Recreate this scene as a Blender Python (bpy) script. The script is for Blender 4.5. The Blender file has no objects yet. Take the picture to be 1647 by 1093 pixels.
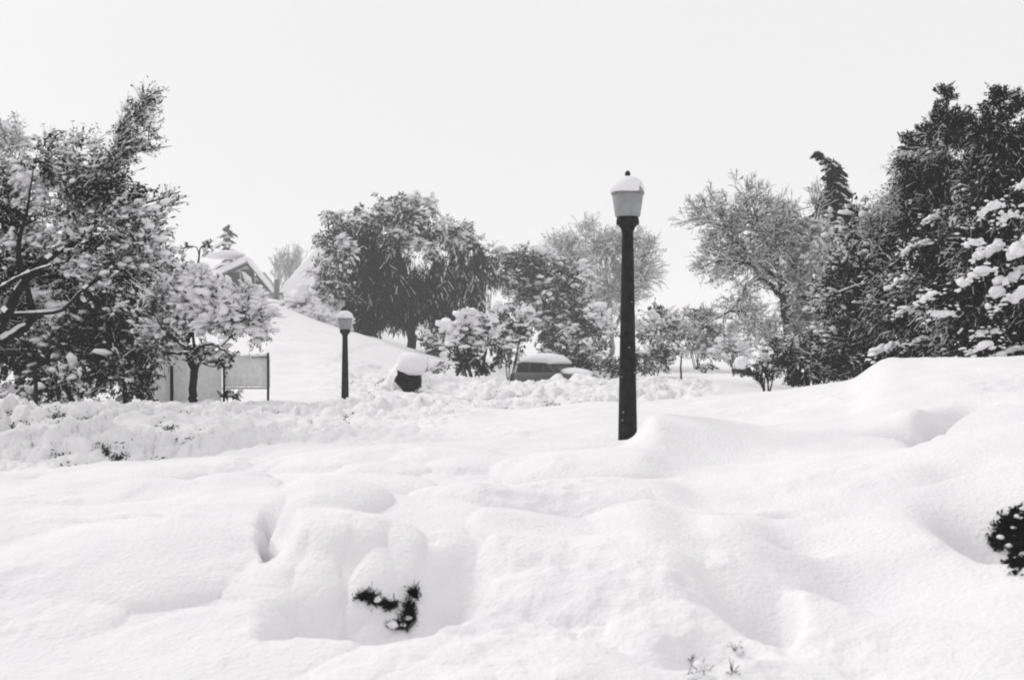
import bpy, math, random
import numpy as np
from mathutils import Vector
R = np.random.default_rng(7)
random.seed(7)
C = bpy.context.scene.collection
F, U0, VH, ZC = 1830.0, 823.5, 575.0, 1.7     # focal length in photo pixels, centre column, horizon row, eye height

def P(px, v, Y):
    return np.array([(px - U0) / F * Y, Y, ZC - (v - VH) / F * Y])

# ------------------------------------------------------------------ materials
def mat(name, c0, c1=None, scale=8.0, rough=0.8, bump=0.0, bscale=20.0, spec=0.2, bdist=0.02):
    m = bpy.data.materials.new(name); m.use_nodes = True
    nt = m.node_tree; b = nt.nodes['Principled BSDF']
    b.inputs['Roughness'].default_value = rough
    b.inputs['Specular IOR Level'].default_value = spec
    if not isinstance(c0, tuple): c0 = (c0, c0, c0)
    b.inputs['Base Color'].default_value = (*c0, 1)
    tc = nt.nodes.new('ShaderNodeTexCoord')
    if c1 is not None:
        if not isinstance(c1, tuple): c1 = (c1, c1, c1)
        n = nt.nodes.new('ShaderNodeTexNoise'); n.inputs['Scale'].default_value = scale; n.inputs['Detail'].default_value = 5
        r = nt.nodes.new('ShaderNodeValToRGB')
        r.color_ramp.elements[0].position = 0.35; r.color_ramp.elements[1].position = 0.65
        r.color_ramp.elements[0].color = (*c0, 1); r.color_ramp.elements[1].color = (*c1, 1)
        nt.links.new(tc.outputs['Object'], n.inputs['Vector'])
        nt.links.new(n.outputs['Fac'], r.inputs['Fac']); nt.links.new(r.outputs['Color'], b.inputs['Base Color'])
    if bump:
        n2 = nt.nodes.new('ShaderNodeTexNoise'); n2.inputs['Scale'].default_value = bscale; n2.inputs['Detail'].default_value = 6
        bp = nt.nodes.new('ShaderNodeBump'); bp.inputs['Strength'].default_value = bump; bp.inputs['Distance'].default_value = bdist
        nt.links.new(tc.outputs['Object'], n2.inputs['Vector'])
        nt.links.new(n2.outputs['Fac'], bp.inputs['Height']); nt.links.new(bp.outputs['Normal'], b.inputs['Normal'])
    return m

M = dict(
    snow=mat('snow', (0.79, 0.785, 0.795), (0.84, 0.835, 0.84), 1.5, 0.95, 0.7, 34.0, 0.05, 0.02),
    treesnow=mat('snow_on_branches', (0.82, 0.815, 0.825), None, 1, 0.95, 0.0, 20, 0.1),
    bark=mat('bark', 0.010, 0.028, 12, 0.95, 0.6, 40, 0.05),
    dark=mat('dark_evergreen', (0.006, 0.008, 0.007), (0.024, 0.028, 0.026), 2.2, 0.9, 0, 1, 0.08),
    mid=mat('dull_leaves', (0.014, 0.016, 0.015), (0.055, 0.06, 0.057), 2.5, 0.9, 0, 1, 0.08),
    rime_haze=mat('rimed_hazed_twigs', (0.24, 0.24, 0.24), (0.42, 0.42, 0.42), 1.2, 0.85),  # frost grey, lightened further to stand in for haze
    twig=mat('twigs', 0.025, 0.06, 3, 0.9, 0, 1, 0.08),
    rimewood_haze=mat('rimed_hazed_bark', 0.16, 0.32, 2, 0.9),  # frosted bark, its colour also paled to suggest misty air
    hazewood=mat('far_hazed_twigs', 0.28, 0.38, 1, 0.9),  # distant wood with the fading of haze put into its colour
    iron=mat('painted_iron', (0.008, 0.01, 0.009), (0.022, 0.025, 0.023), 14, 0.7, 0.4, 60, 0.15),
    glass=mat('frosted_glass', (0.25, 0.258, 0.26), (0.33, 0.335, 0.34), 9, 0.6, 0, 1, 0.2),
    tin=mat('lamp_roof_tin', 0.16, 0.26, 20, 0.5, 0, 1, 0.4),
    board=mat('weathered_boards', 0.78, 0.9, 9, 0.85, 0.4, 30),
    wallm=mat('painted_siding', 0.42, 0.52, 4, 0.8, 0.2, 10),
    trim=mat('roof_edge', 0.12, 0.2, 6, 0.7),
    pane=mat('window_pane', 0.008, 0.02, 3, 0.35, 0, 1, 0.12),
    carpaint=mat('car_paint', 0.05, 0.07, 3, 0.3, 0, 1, 0.5),
    rubber=mat('rubber', 0.02, 0.03, 9, 0.8),
)
# pale vertical boards: bands along X
def tag(o, label=None, cat=None, group=None, kind=None):
    if label: o['label'] = label
    if cat: o['category'] = cat
    if group: o['group'] = group
    if kind: o['kind'] = kind
    return o

def empty(name, loc):
    o = bpy.data.objects.new(name, None); C.objects.link(o); o.location = tuple(loc); o.empty_display_size = 0.2
    return o

# ------------------------------------------------------------------ mesh collector
class MB:
    def __init__(s): s.v = []; s.f = {3: [], 4: []}; s.n = 0; s.ng = []
    def add(s, v, f):
        v = np.asarray(v, float).reshape(-1, 3); f = np.asarray(f, int)
        s.v.append(v); s.f[f.shape[1]].append(f + s.n); s.n += len(v)
    def poly(s, v, faces):
        v = np.asarray(v, float).reshape(-1, 3); s.v.append(v)
        for f in faces: s.ng.append([i + s.n for i in f])
        s.n += len(v)
    def box(s, a, b):
        a = np.minimum(a, b); b = np.maximum(a, b) if False else np.asarray(b)
        x0, y0, z0 = a; x1, y1, z1 = b
        s.add([(x0,y0,z0),(x1,y0,z0),(x1,y1,z0),(x0,y1,z0),(x0,y0,z1),(x1,y0,z1),(x1,y1,z1),(x0,y1,z1)],
              [(0,3,2,1),(4,5,6,7),(0,1,5,4),(1,2,6,5),(2,3,7,6),(3,0,4,7)])
    def obox(s, c, ax, ay, az):     # box from centre and half axes
        c, ax, ay, az = map(np.asarray, (c, ax, ay, az))
        vs = [c + i*ax + j*ay + k*az for k in (-1,1) for (i,j) in ((-1,-1),(1,-1),(1,1),(-1,1))]
        s.add(vs, [(0,3,2,1),(4,5,6,7),(0,1,5,4),(1,2,6,5),(2,3,7,6),(3,0,4,7)])
    def build(s, name, m, parent=None, smooth=True):
        me = bpy.data.meshes.new(name)
        V = np.concatenate(s.v) if s.v else np.zeros((0, 3))
        if parent is not None: V = V - np.array(parent.location)
        me.vertices.add(len(V)); me.vertices.foreach_set('co', V.astype(np.float32).ravel())
        loops = []; tot = []
        for k in (3, 4):
            if s.f[k]:
                a = np.concatenate(s.f[k]); loops.append(a.ravel()); tot.append(np.full(len(a), k))
        for g in s.ng: loops.append(np.array(g)); tot.append(np.array([len(g)]))
        L = np.concatenate(loops).astype(np.int32); T = np.concatenate(tot).astype(np.int32)
        me.loops.add(len(L)); me.loops.foreach_set('vertex_index', L)
        me.polygons.add(len(T)); st = np.concatenate(([0], np.cumsum(T)[:-1])).astype(np.int32)
        me.polygons.foreach_set('loop_start', st); me.polygons.foreach_set('loop_total', T)
        me.polygons.foreach_set('use_smooth', np.full(len(T), smooth))
        me.update(calc_edges=True); me.validate()
        me.materials.append(m)
        o = bpy.data.objects.new(name, me); C.objects.link(o)
        if parent is not None: o.parent = parent
        return o

def norm(a): return a / (np.linalg.norm(a, axis=-1, keepdims=True) + 1e-9)

def prisms(mb, p0, p1, r0, r1, n=3):
    p0 = np.atleast_2d(p0); p1 = np.atleast_2d(p1); N = len(p0)
    if N == 0: return
    r0 = np.broadcast_to(r0, (N,)); r1 = np.broadcast_to(r1, (N,))
    d = norm(p1 - p0); ref = np.where(np.abs(d[:, 2:3]) > 0.9, [[1., 0, 0]], [[0, 0, 1.]])
    a = norm(np.cross(d, ref)); b = np.cross(d, a)
    ang = np.arange(n) * 2 * math.pi / n
    ring = a[:, None] * np.cos(ang)[None, :, None] + b[:, None] * np.sin(ang)[None, :, None]
    v = np.concatenate([p0[:, None] + ring * r0[:, None, None], p1[:, None] + ring * r1[:, None, None]], 1)
    f = np.array([(i, (i+1) % n, n + (i+1) % n, n + i) for i in range(n)])
    mb.add(v, (np.arange(N)[:, None, None] * 2 * n + f[None]).reshape(-1, 4))

def tube(mb, pts, rad, n=8, cap=True):
    pts = np.asarray(pts, float); rad = np.asarray(rad, float); K = len(pts)
    t = norm(np.gradient(pts, axis=0))
    a = norm(np.cross(t, np.array([0.13, 1, 0.05]))); b = np.cross(t, a)
    ang = np.arange(n) * 2 * math.pi / n
    v = pts[:, None] + (a[:, None] * np.cos(ang)[None, :, None] + b[:, None] * np.sin(ang)[None, :, None]) * rad[:, None, None]
    f = [(k*n+i, k*n+(i+1) % n, (k+1)*n+(i+1) % n, (k+1)*n+i) for k in range(K-1) for i in range(n)]
    base = mb.n; mb.add(v, f)
    if cap: mb.ng.append([base + i for i in range(n)][::-1]); mb.ng.append([base + (K-1)*n + i for i in range(n)])

def quads(mb, c, a, b):             # leaf shaped diamonds
    N = len(c)
    v = np.stack([c - a, c - b * 0.9 + a * 0.1, c + a, c + b], 1)
    mb.add(v, np.arange(N*4).reshape(N, 4))

import bmesh
def ico(sub):
    bm = bmesh.new(); bmesh.ops.create_icosphere(bm, subdivisions=sub, radius=1)
    v = np.array([x.co[:] for x in bm.verts]); f = np.array([[q.index for q in p.verts] for p in bm.faces]); bm.free()
    return v, f
ICO = {1: ico(1), 2: ico(2), 3: ico(3)}

def blobs(mb, c, s, sub=1, rough=0.22, dirs=None, flat=0.25):
    """lumps of snow: c (N,3) centres, s (N,3) half sizes, dirs optional long axis"""
    c = np.atleast_2d(c); s = np.atleast_2d(s); N = len(c)
    if N == 0: return
    bv, bf = ICO[sub]
    if dirs is None:
        th = R.uniform(0, 6.28, N); x = np.stack([np.cos(th), np.sin(th), R.normal(0, .15, N)], 1)
    else: x = dirs
    x = norm(x); z = np.tile([0, 0, 1.0], (N, 1)); y = norm(np.cross(z, x)); z = np.cross(x, y)
    r = 1 + rough * R.normal(0, 1, (N, len(bv)))
    if sub > 1:      # smoother lumps
        k = R.normal(0, 1.6, (N, 3)); ph = R.uniform(0, 6, (N, 1))
        w = np.sin(np.einsum('nk,vk->nv', k, bv) * 1.7 + ph); r = 1 + rough * w + 0.03 * R.normal(0, 1, w.shape)
    l = bv[None] * r[:, :, None] * s[:, None, :]
    l[..., 2] = np.where(l[..., 2] < 0, l[..., 2] * flat * 2, l[..., 2])
    v = c[:, None] + l[..., 0:1] * x[:, None] + l[..., 1:2] * y[:, None] + l[..., 2:3] * z[:, None]
    mb.add(v, (np.arange(N)[:, None, None] * len(bv) + bf[None]).reshape(-1, 3))

# ------------------------------------------------------------------ noise
def h2(i, j, k=0):
    n = (i * 374761393 + j * 668265263 + k * 2147483647 + 1013904223) & 0xffffffff
    n = ((n ^ (n >> 13)) * 1274126177) & 0xffffffff
    return ((n ^ (n >> 16)) & 0xffffff) / float(0xffffff)
def vnoise(x, y, k=0):
    i = np.floor(x).astype(np.int64); j = np.floor(y).astype(np.int64); u = x - i; w = y - j
    u = u*u*u*(u*(u*6-15)+10); w = w*w*w*(w*(w*6-15)+10)
    return (h2(i,j,k)*(1-u)+h2(i+1,j,k)*u)*(1-w) + (h2(i,j+1,k)*(1-u)+h2(i+1,j+1,k)*u)*w
def fbm(x, y, o=4, k=0):
    s = 0; a = 0.5
    for q in range(o): s = s + a * (vnoise(x, y, k+q) - 0.5); x = x*2.03+3.1; y = y*2.03+1.7; a *= 0.5
    return s
def lumps(x, y, k=0):
    i = np.floor(x).astype(np.int64); j = np.floor(y).astype(np.int64); out = np.zeros_like(x)
    for a in (-1, 0, 1):
        for b in (-1, 0, 1):
            cx = i+a+h2(i+a, j+b, k); cy = j+b+h2(i+a, j+b, k+5); r = 0.35+0.6*h2(i+a, j+b, k+9)
            d = ((x-cx)**2+(y-cy)**2)/(r*r)
            out = np.maximum(out, r*np.sqrt(np.maximum(0, 1-d)))
    return out
def sstep(a, b, x):
    t = np.clip((x-a)/(b-a), 0, 1); return t*t*(3-2*t)

# ------------------------------------------------------------------ terrain profile: rows of depth, columns of bearing
PX = np.array([-900, 0, 250, 430, 550, 680, 830, 950, 1060, 1240, 1370, 1420, 1500, 1647, 2500], float)
def zv(v, Y): return ZC - (v - VH) / F * Y
ROWS = {
 0.5: [.45]*15,
 4.3: [.47,.47,.48,.48,.48,.48,.49,.5,.5,.5,.5,.5,.52,.55,.6],
 5.5: [.58]*4+[.58,.57,.57,.58,.6,.62,.62,.64,.68,.72,.8],
 7.0: [.66,.66,.68,.68,.66,.66,.66,.68,.7,.74,.78,.82,.88,.95,1.05],
 9.0: [.6,.6,.66,.72,.74,.74,.75,.77,.8,.85,.95,1.0,1.08,1.2,1.3],
 11.: [.52,.52,.62,.74,.78,.8,.82,.85,.9,.97,1.12,1.25,1.35,1.45,1.5],
 13.: [.52,.52,.6,.76,.8,.84,.87,.92,.98,1.08,1.28,1.58,1.62,1.66,1.7],
 15.: [.68,.68,.7,.78,.82,.86,.88,1.0,1.05,1.18,1.36,1.70,1.71,1.73,1.75],
 18.: [.88,.87,.86,.84,.86,.86,.84,.98,1.04,1.2,1.3,1.5,1.5,1.5,1.5],
 20.: [.9,.88,.87,.82,.86,.82,.7,.8,.85,1.0,1.1,1.2,1.2,1.2,1.2],
 23.: [.8,.8,.78,.74,.8,.7,.5,.55,.5,.6,.8,.9,1.,1.,1.],
 28.: [.6,.6,.62,.7,.7,.62,.62,.65,.6,.5,.6,.8,.9,.9,.9],
 33.: [.9,.9,.8,1.0,1.0,.8,.85,.88,.9,.8,.8,.9,1,1,1],
 38.: [1.3,1.3,1.3,1.7,1.5,.95,.93,1.0,1.05,.95,.9,.9,1,1,1],
 42.: [1.7,1.7,1.8,2.4,2.0,1.1,.35,.3,.5,.85,.9,1,1,1,1],
 50.: [2.6,2.6,2.8,3.7,2.8,1.6,.35,.3,.6,.85,.9,1,1,1,1],
 58.: [3.6,3.6,3.8,4.6,3.1,2.0,1.0,1.0,.9,.9,1,1,1,1,1],
 64.: [4.2,4.2,4.3,4.9,3.2,2.0,1.2,1.2,1.1,.9,1,1,1,1,1],
 80.: [5,5,5.2,5.8,4.2,2.6,1.3,1.4,1.2,.9,1,1,1,1,1],
 110.:[6.2,6.2,6.8,7.4,6.2,3.6,2,2,1.5,1.2,1.2,1.2,1.2,1.2,1.2],
 160.:[7,7,7.6,8.2,7,5,3,3,2.5,2,2,2,2,2,2],
 900.:[10,10,10,10,10,8,8,8,8,8,8,8,8,8,8],
}
YR = np.array(sorted(ROWS)); ZT = np.array([ROWS[y] for y in YR])
LY = np.linspace(math.log(0.5), math.log(900), 600); LP = np.linspace(-900, 2500, 340)
_t = np.array([np.interp(LP, PX, r) for r in ZT])
ZG = np.array([np.interp(LY, np.log(YR), _t[:, i]) for i in range(len(LP))]).T
def blur(a, k, ax):
    w = np.exp(-np.linspace(-2, 2, 2*k+1)**2); w /= w.sum()
    a = np.apply_along_axis(lambda q: np.convolve(np.pad(q, k, 'edge'), w, 'valid'), ax, a); return a
ZG = blur(blur(ZG, 5, 0), 3, 1)
def ground(X, Y):
    X = np.asarray(X, float); Y = np.asarray(Y, float); Yc = np.clip(Y, 0.6, 890)
    px = np.clip(X / Yc * F + U0, -899, 2499)
    a = (np.log(Yc) - LY[0]) / (LY[1]-LY[0]); b = (px - LP[0]) / (LP[1]-LP[0])
    i = np.clip(a.astype(int), 0, len(LY)-2); j = np.clip(b.astype(int), 0, len(LP)-2); a = a-i; b = b-j
    return (ZG[i,j]*(1-b)+ZG[i,j+1]*b)*(1-a) + (ZG[i+1,j]*(1-b)+ZG[i+1,j+1]*b)*a
def gpx(px, Y): return float(ground(np.array((px-U0)/F*Y), np.array(Y)))
def on(px, Y, dz=0):
    return np.array([(px-U0)/F*Y, Y, gpx(px, Y)+dz])

def detail(X, Y):
    """drifts, plough lumps, hollows: added to the profile"""
    Yc = np.maximum(Y, 0.8); px = X / Yc * F + U0
    z = 0.16*fbm(X*0.45, Y*0.45, 3, 3)*sstep(2, 8, Y)*(1-0.0*Y) + 0.075*fbm(X*1.3, Y*1.3, 3, 20) + .35*fbm(X*.28, Y*.22, 3, 25)*sstep(30, 40, Y)*(1-sstep(70, 90, Y))*(X < -6) + 0.018*fbm(X*6, Y*6, 4, 40)*(Y < 30)
    # soft pillows near the camera
    pw = lumps(X*1.05+3.3, Y*1.05, 60); z = z + 0.19*pw*sstep(3.2, 6, Y)*(1-sstep(9, 13, Y))*sstep(0.40,0.62,vnoise(X*.5+7, Y*.5, 88))
    # plough bank of clods, left (11.5 m to 21 m)
    m = sstep(11.3, 13, Y)*(1-sstep(20.5, 22.5, Y))*(1-sstep(560, 760, px - (Y-14)*22))
    # and the far bank in the middle (26 m to 40 m)
    m2 = sstep(21, 26, Y)*(1-sstep(38.5, 41, Y))*sstep(480, 640, px)*(1-sstep(1090, 1190, px))
    wx = X + .45*fbm(X*1.6, Y*1.3, 3, 91)+.16*fbm(X*5, Y*4, 2, 93); wy = Y + .6*fbm(X*1.6+9, Y*1.3, 3, 95)+.2*fbm(X*5, Y*4+3, 2, 97); X0, Y0 = X, Y; X, Y = wx, wy
    q = 0.15*lumps(X*2.1, Y*1.6, 1) + 0.14*lumps(X*4.6, Y*3.2, 2) + 0.10*lumps(X*9, Y*6, 3)
    X, Y = X0, Y0; q = q*(.55+.9*vnoise(X*1.1+5, Y*.9, 55)) + .14*fbm(X*2.6, Y*2, 4, 57) + .07*fbm(X*9, Y*7, 3, 59)
    z = z + m*(q-0.19)*(0.45+1.1*vnoise(X*.6, Y*.5, 71)) + m2*(0.9*q-0.22)*(0.6+0.8*vnoise(X*.4, Y*.4, 72))
    # drift packed against the near lamp post
    x0 = (1046-U0)/F*10.62
    z = z + 0.27*np.exp(-((X-x0)/np.where(X < x0, 0.15, 1.3))**2 - ((Y-10.62)/np.where(Y < 10.62, 0.8, 0.22))**2)
    for (bx, by, bh, bw) in [(893, 40.5, .42, .30), (912, 40, .26, .5), (870, 40, .16, .3), (940, 39.5, .38, .45), (700, 38, .2, .6)]:
        z = z + bh*np.exp(-(((X-(bx-U0)/F*by)/bw)**4 + ((Y-by)/.7)**2))
    z = z + .72*np.exp(-(((X-(658-U0)/F*33.5)/.62)**4 + ((Y-33.5)/.9)**2))
    # hollow in the foreground
    rim = np.interp(px, [380, 440, 520, 600, 650, 700, 760, 800, 840], [4.62, 4.64, 4.66, 4.68, 4.72, 4.82, 5.02, 5.2, 5.4])
    w = sstep(400, 560, px)*(1-sstep(700, 800, px)); dY = Y - rim
    wall = np.where(dY > 0, np.exp(-(dY/0.55)**2), 0)*sstep(-0.01, 0.05, dY)
    z = z - 0.58*w*wall
    z = z + 0.08*w*lumps(X*5.5+.3, Y*3.5, 11)*sstep(0.1, 0.3, dY)*(1-sstep(.9, 1.3, dY))
    z = z + 0.035*np.exp(-((dY+.16)/.2)**2)*w
    z = z + .15*sstep(428, 470, px+18*np.sin(Y*4))*(1-sstep(740, 940, px))*sstep(5.45, 6.0, Y)*(1-sstep(6.7, 8.6, Y))
    z = z + .12*np.exp(-((X-(1180-U0)/F*6.6)/.42)**2 - ((Y-6.3)/.5)**2)
    # crumbs and drip pits
    mk = sstep(.72, .85, vnoise(X*.9+31, Y*.9, 131))*(Y < 16); z = z + .020*lumps(X*7, Y*7, 133)*mk*sstep(.3, .6, vnoise(X*5, Y*5, 135))
    mk = sstep(.70, .85, vnoise(X*.8+51, Y*.8, 141))*(Y < 14); z = z - .012*np.maximum(0, lumps(X*9, Y*9, 143)-.45)*4*mk
    # narrow cleft left of it
    cx = (437 - U0)/F*6.2 + (Y-6.2)*(-0.17) + 0.02*np.sin(Y*11) + .05*fbm(Y*7, X*0, 3, 67); wd = (0.018 + 0.05*sstep(5.5, 7.0, Y))*(.7+.9*vnoise(Y*9, X*0, 66))
    g = np.exp(-((X-cx)/np.where(X < cx, wd, wd*0.45))**2)*sstep(5.62, 5.78, Y)*(1-sstep(6.6, 8.4, Y))
    z = z - 0.46*g + 0.05*sstep(0, .25, X-cx)*(1-sstep(.3, 1.2, X-cx))*sstep(5.6, 5.8, Y)*(1-sstep(6.6, 8, Y))
    # hollows on the right: (px, Y, depth, length, width, slant)
    for (hx, hy, dep, ln, wd, sl) in [(1450, 9.3, .38, .17, .04, -1.1), (1538, 9.5, .85, .34, .085, .9), (1268, 6.9, .10, .09, .05, 0),
                                      (1200, 6.95, .05, .2, .03, 0), (1255, 5.1, .30, .12, .12, 1.35), (1390, 5.3, .14, .30, .22, -.9), (1560, 7.4, .16, .3, .16, .3), (1290, 6.2, .12, .2, .2, .1), (700, 7.6, .12, .5, .2, .2), (330, 6.6, .10, .5, .22, -.2), (150, 8.4, .14, .4, .16, .1), (1478, 8.7, .08, .12, .05, 0),
                                      (1400, 5.6, .10, .5, .25, -.5), (1150, 4.45, .20, .16, .12, .2), (1665, 6.0, .85, .24, .26, .5),
                                      (80, 11.0, .16, .25, .10, .0), (430, 12.6, .14, .22, .14, 0), (325, 14.6, .16, .3, .2, 0), (250, 15.0, .15, .25, .2, 0)]:
        x = X - (hx-U0)/F*hy; y = Y - hy; c, s = math.cos(sl), math.sin(sl)
        u = x*c + y*s*0.35; t = -x*s + y*c
        t2 = np.where(t < 0, t/(wd*0.5), t/(wd*2.2))
        z = z - dep*np.exp(-(u/ln)**2 - t2**2)
    # bulge between the two crescents
    z = z + 0.10*np.exp(-((X-(1492-U0)/F*9.5)/.22)**2 - ((Y-9.7)/.35)**2)
    return z

pxs = np.concatenate([np.linspace(-3600, -160, 50), np.arange(-150, 1800, 3.0), np.linspace(1810, 5300, 50)])
ys = np.concatenate([np.linspace(-8, 0.8, 12), np.geomspace(1.0, 3.6, 30), np.geomspace(3.62, 42, 560), np.geomspace(42.5, 130, 130), np.geomspace(135, 900, 40)])
t = (pxs - U0)/F
W = np.where(ys > 1, ys, 1 + (1-ys)*1.5)
GX = W[:, None]*t[None]; GY = np.repeat(ys[:, None], len(pxs), 1)
# carry rows sideways so the sheet reaches well past both edges
GZ = ground(GX, np.maximum(GY, .6)) + detail(GX, GY)
g = MB(); nr, nc = GX.shape
idx = np.arange(nr*nc).reshape(nr, nc)
g.add(np.stack([GX, GY, GZ], -1).reshape(-1, 3), np.stack([idx[:-1, :-1], idx[:-1, 1:], idx[1:, 1:], idx[1:, :-1]], -1).reshape(-1, 4))
go = g.build('snow_ground', M['snow']); tag(go, kind='structure')

# ------------------------------------------------------------------ trees
def ridge(mb, p0, p1, r, cover=0.8, k=1.0):
    """snow lying along the top of branch segments"""
    d = norm(p1-p0); keep = (np.abs(d[:, 2]) < 0.9) & (R.random(len(p0)) < cover)
    if keep.sum() == 0: return
    rr = np.broadcast_to(r, (len(p0),))[keep]*k
    up = np.array([0, 0, 1.0]) * rr[:, None]*0.8
    j = R.uniform(.7, 1.3, keep.sum())
    prisms(mb, p0[keep]+up, p1[keep]+up, rr*j, rr*j*0.9, 4)

def smoothpoly(pts, k=6):
    pts = np.asarray(pts, float)
    if len(pts) < 3:
        t = np.linspace(0, 1, k)[:, None]; return pts[0]*(1-t)+pts[1]*t
    q = np.vstack([2*pts[0]-pts[1], pts, 2*pts[-1]-pts[-2]]); out = []
    for i in range(1, len(q)-2):
        for t in np.linspace(0, 1, k, endpoint=False):
            a, b, c, d = q[i-1], q[i], q[i+1], q[i+2]
            out.append(0.5*((2*b)+(-a+c)*t+(2*a-5*b+4*c-d)*t*t+(-a+3*b-3*c+d)*t**3))
    out.append(q[-2]); return np.array(out)

class Tree:
    def __init__(s, name, label, cat, px, Y, group=None, sink=0.3, v=None):
        b = on(px, Y)
        s.root = empty(name, (b[0], b[1], b[2])); tag(s.root, label, cat, group)
        s.Y = Y; s.wood = MB(); s.leaf = MB(); s.snow = MB(); s.nodes = []; s.px = Y/F
    def limb(s, pts, snow=0.8, n=8):
        """pts: (px, v, depth offset in m, half width in px)"""
        a = np.array([np.append(P(q[0], q[1], s.Y) + [0, q[2], 0], q[3]*s.px) for q in pts])
        a = smoothpoly(a); p = a[:, :3] + R.normal(0, 0.25, (len(a), 3))*a[:, 3:4]*0.5
        tube(s.wood, p, np.maximum(a[:, 3], 0.004), n)
        s.nodes.append(p)
        if snow: ridge(s.snow, p[:-1], p[1:], a[:-1, 3]*0.9, snow)
    def blob(s, px, v, rx, rz, n=60, leaf=40, ls=.05, ns=12, ss=.05, rc=.22, style='leaf', dy=0, dr=None, big=.3, bigs=.16, droop=0.3, twigs=4, sweep=(0, 0, .25), vary=.75):
        """one bough mass: n clumps inside an ellipsoid; every clump has twigs, leaves and snow"""
        c = P(px, v, s.Y) + [0, dy, 0]; r = np.array([rx*s.px, (dr or 0.8*(rx+rz)/2*s.px), rz*s.px])
        u = norm(R.normal(0, 1, (n, 3)))*(R.random((n, 1))**0.45)
        cc = c + u*r
        allp = np.concatenate(s.nodes) if s.nodes else np.array([np.array(s.root.location)])
        # limb into the mass
        sc = np.linalg.norm((allp-c)*[1, 1, 1], axis=1) + np.maximum(0, allp[:, 2]-c[2])*1.5
        a = allp[np.argmin(sc)]
        m = (a+c)/2 + R.normal(0, 0.12, 3)*np.linalg.norm(c-a) + [0, 0, 0.1*np.linalg.norm(c-a)]
        path = smoothpoly([a, m, c], 5); rr = np.linspace(1, .5, len(path))*min(.05, max(.012, .045*np.linalg.norm(r)))
        tube(s.wood, path, rr, 6); ridge(s.snow, path[:-1], path[1:], rr[:-1]*1.1, .6)
        # branchlets
        st = path[R.integers(len(path)//2, len(path), n)]
        md = (st+cc)/2 + R.normal(0, .1, (n, 3))*np.linalg.norm(cc-st, axis=1)[:, None]
        rb = max(.004, s.px*0.45)
        prisms(s.wood, st, md, rb*1.8, rb*1.3); prisms(s.wood, md, cc, rb*1.3, rb*.8)
        ridge(s.snow, st, md, rb*2, .5 if ns else 0); ridge(s.snow, md, cc, rb*1.7, .5 if ns else 0)
        # sprays of twigs; leaves and snow sit along them
        tw = max(twigs, 1); b = np.repeat(cc, tw, 0); N = len(b)
        o_ = norm(b-c)
        if style == 'weep': d = norm(R.normal(0, .22, b.shape) + [0, 0, -1])
        else: d = norm(R.normal(0, .55, b.shape) + o_*.6 + np.array(sweep))
        Lt = rc*R.uniform(.8, 2.1, (N, 1))*(1.6 if style == 'weep' else 1)
        b = b + R.normal(0, .35, b.shape)*rc
        m1 = b + d*Lt*.5 + R.normal(0, .06, b.shape)*Lt; d2 = norm(d + [0, 0, -.55*droop/.3*.6] + R.normal(0, .25, b.shape)); e = m1 + d2*Lt*.5
        prisms(s.wood, b, m1, rb*.95, rb*.7); prisms(s.wood, m1, e, rb*.7, rb*.4)
        if ns: ridge(s.snow, b, m1, rb*1.5, .7); ridge(s.snow, m1, e, rb*1.2, .6)
        lumpy = 1.3*np.sin(cc[:, 0]/rc*.9+cc[:, 2]/rc*.7+px) + .8*np.sin(cc[:, 2]/rc*1.7-cc[:, 0]/rc*.5) + R.normal(0, .45, n)
        wsn = np.repeat(np.exp(vary*lumpy), tw); wlf = np.repeat(np.exp(-vary*.8*lumpy), tw)
        wsn /= wsn.sum(); wlf /= wlf.sum()
        def along(k, w=None, lo=0.):
            i = R.choice(N, k, p=w); t = R.uniform(lo, 1, (k, 1))
            p = np.where(t < .5, b[i]+(m1-b)[i]*t*2, m1[i]+(e-m1)[i]*(t*2-1)); q = np.where(t < .5, norm(m1-b)[i], norm(e-m1)[i]); return p, q
        if leaf:
            k = int(n*leaf); p, q = along(k, wlf); sp = rc*(.20 if style == 'leaf' else .3)
            p = p + R.normal(0, 1, p.shape)*sp*[1, 1, .8]
            if style == 'weep':
                A = np.stack([R.normal(0, .22, k), R.normal(0, .22, k), -np.ones(k)], 1)*ls*R.uniform(.8, 2.6, (k, 1))
                th = R.uniform(0, 6.28, k); B = np.stack([np.cos(th), np.sin(th), np.zeros(k)], 1)*ls*.30
            else:
                A = norm(R.normal(0, .7, p.shape) + q*.7 + [0, 0, -droop])*ls*R.uniform(.5, 1.5, (k, 1))
                B = norm(np.cross(A, R.normal(0, 1, p.shape)))*ls*.42*R.uniform(.6, 1.2, (k, 1))
            quads(s.leaf, p, A, B)
        if ns:
            k = int(n*ns*1.25); p, q = along(k, wsn); up_ = np.clip((p[:, 2]-c[2])/(r[2]+1e-6)*.35+.75, .35, 1.2)[:, None]
            q = q*[1, 1, .55]; sz = ss*up_*R.lognormal(-.2, .45, (k, 1))*np.array([[1.6, .85, .72]])*R.uniform(.75, 1.25, (k, 3))
            blobs(s.snow, p + [0, 0, 1]*sz[:, 2:3]*.5 + R.normal(0, .3, p.shape)*sz, sz, 1, .2, q)
            qm = int(n*big*2.2)
            if qm:
                p, q = along(qm, wsn); q = norm(q*[1, 1, .25])
                z = bigs*up_.mean()*R.uniform(.25, .9, (qm, 1))*np.array([[1.25, .95, .68]])*R.uniform(.7, 1.3, (qm, 3))
                blobs(s.snow, p+[0, 0, 1]*z[:, 2:3]*.5, z, 2, .2, q)
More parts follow.
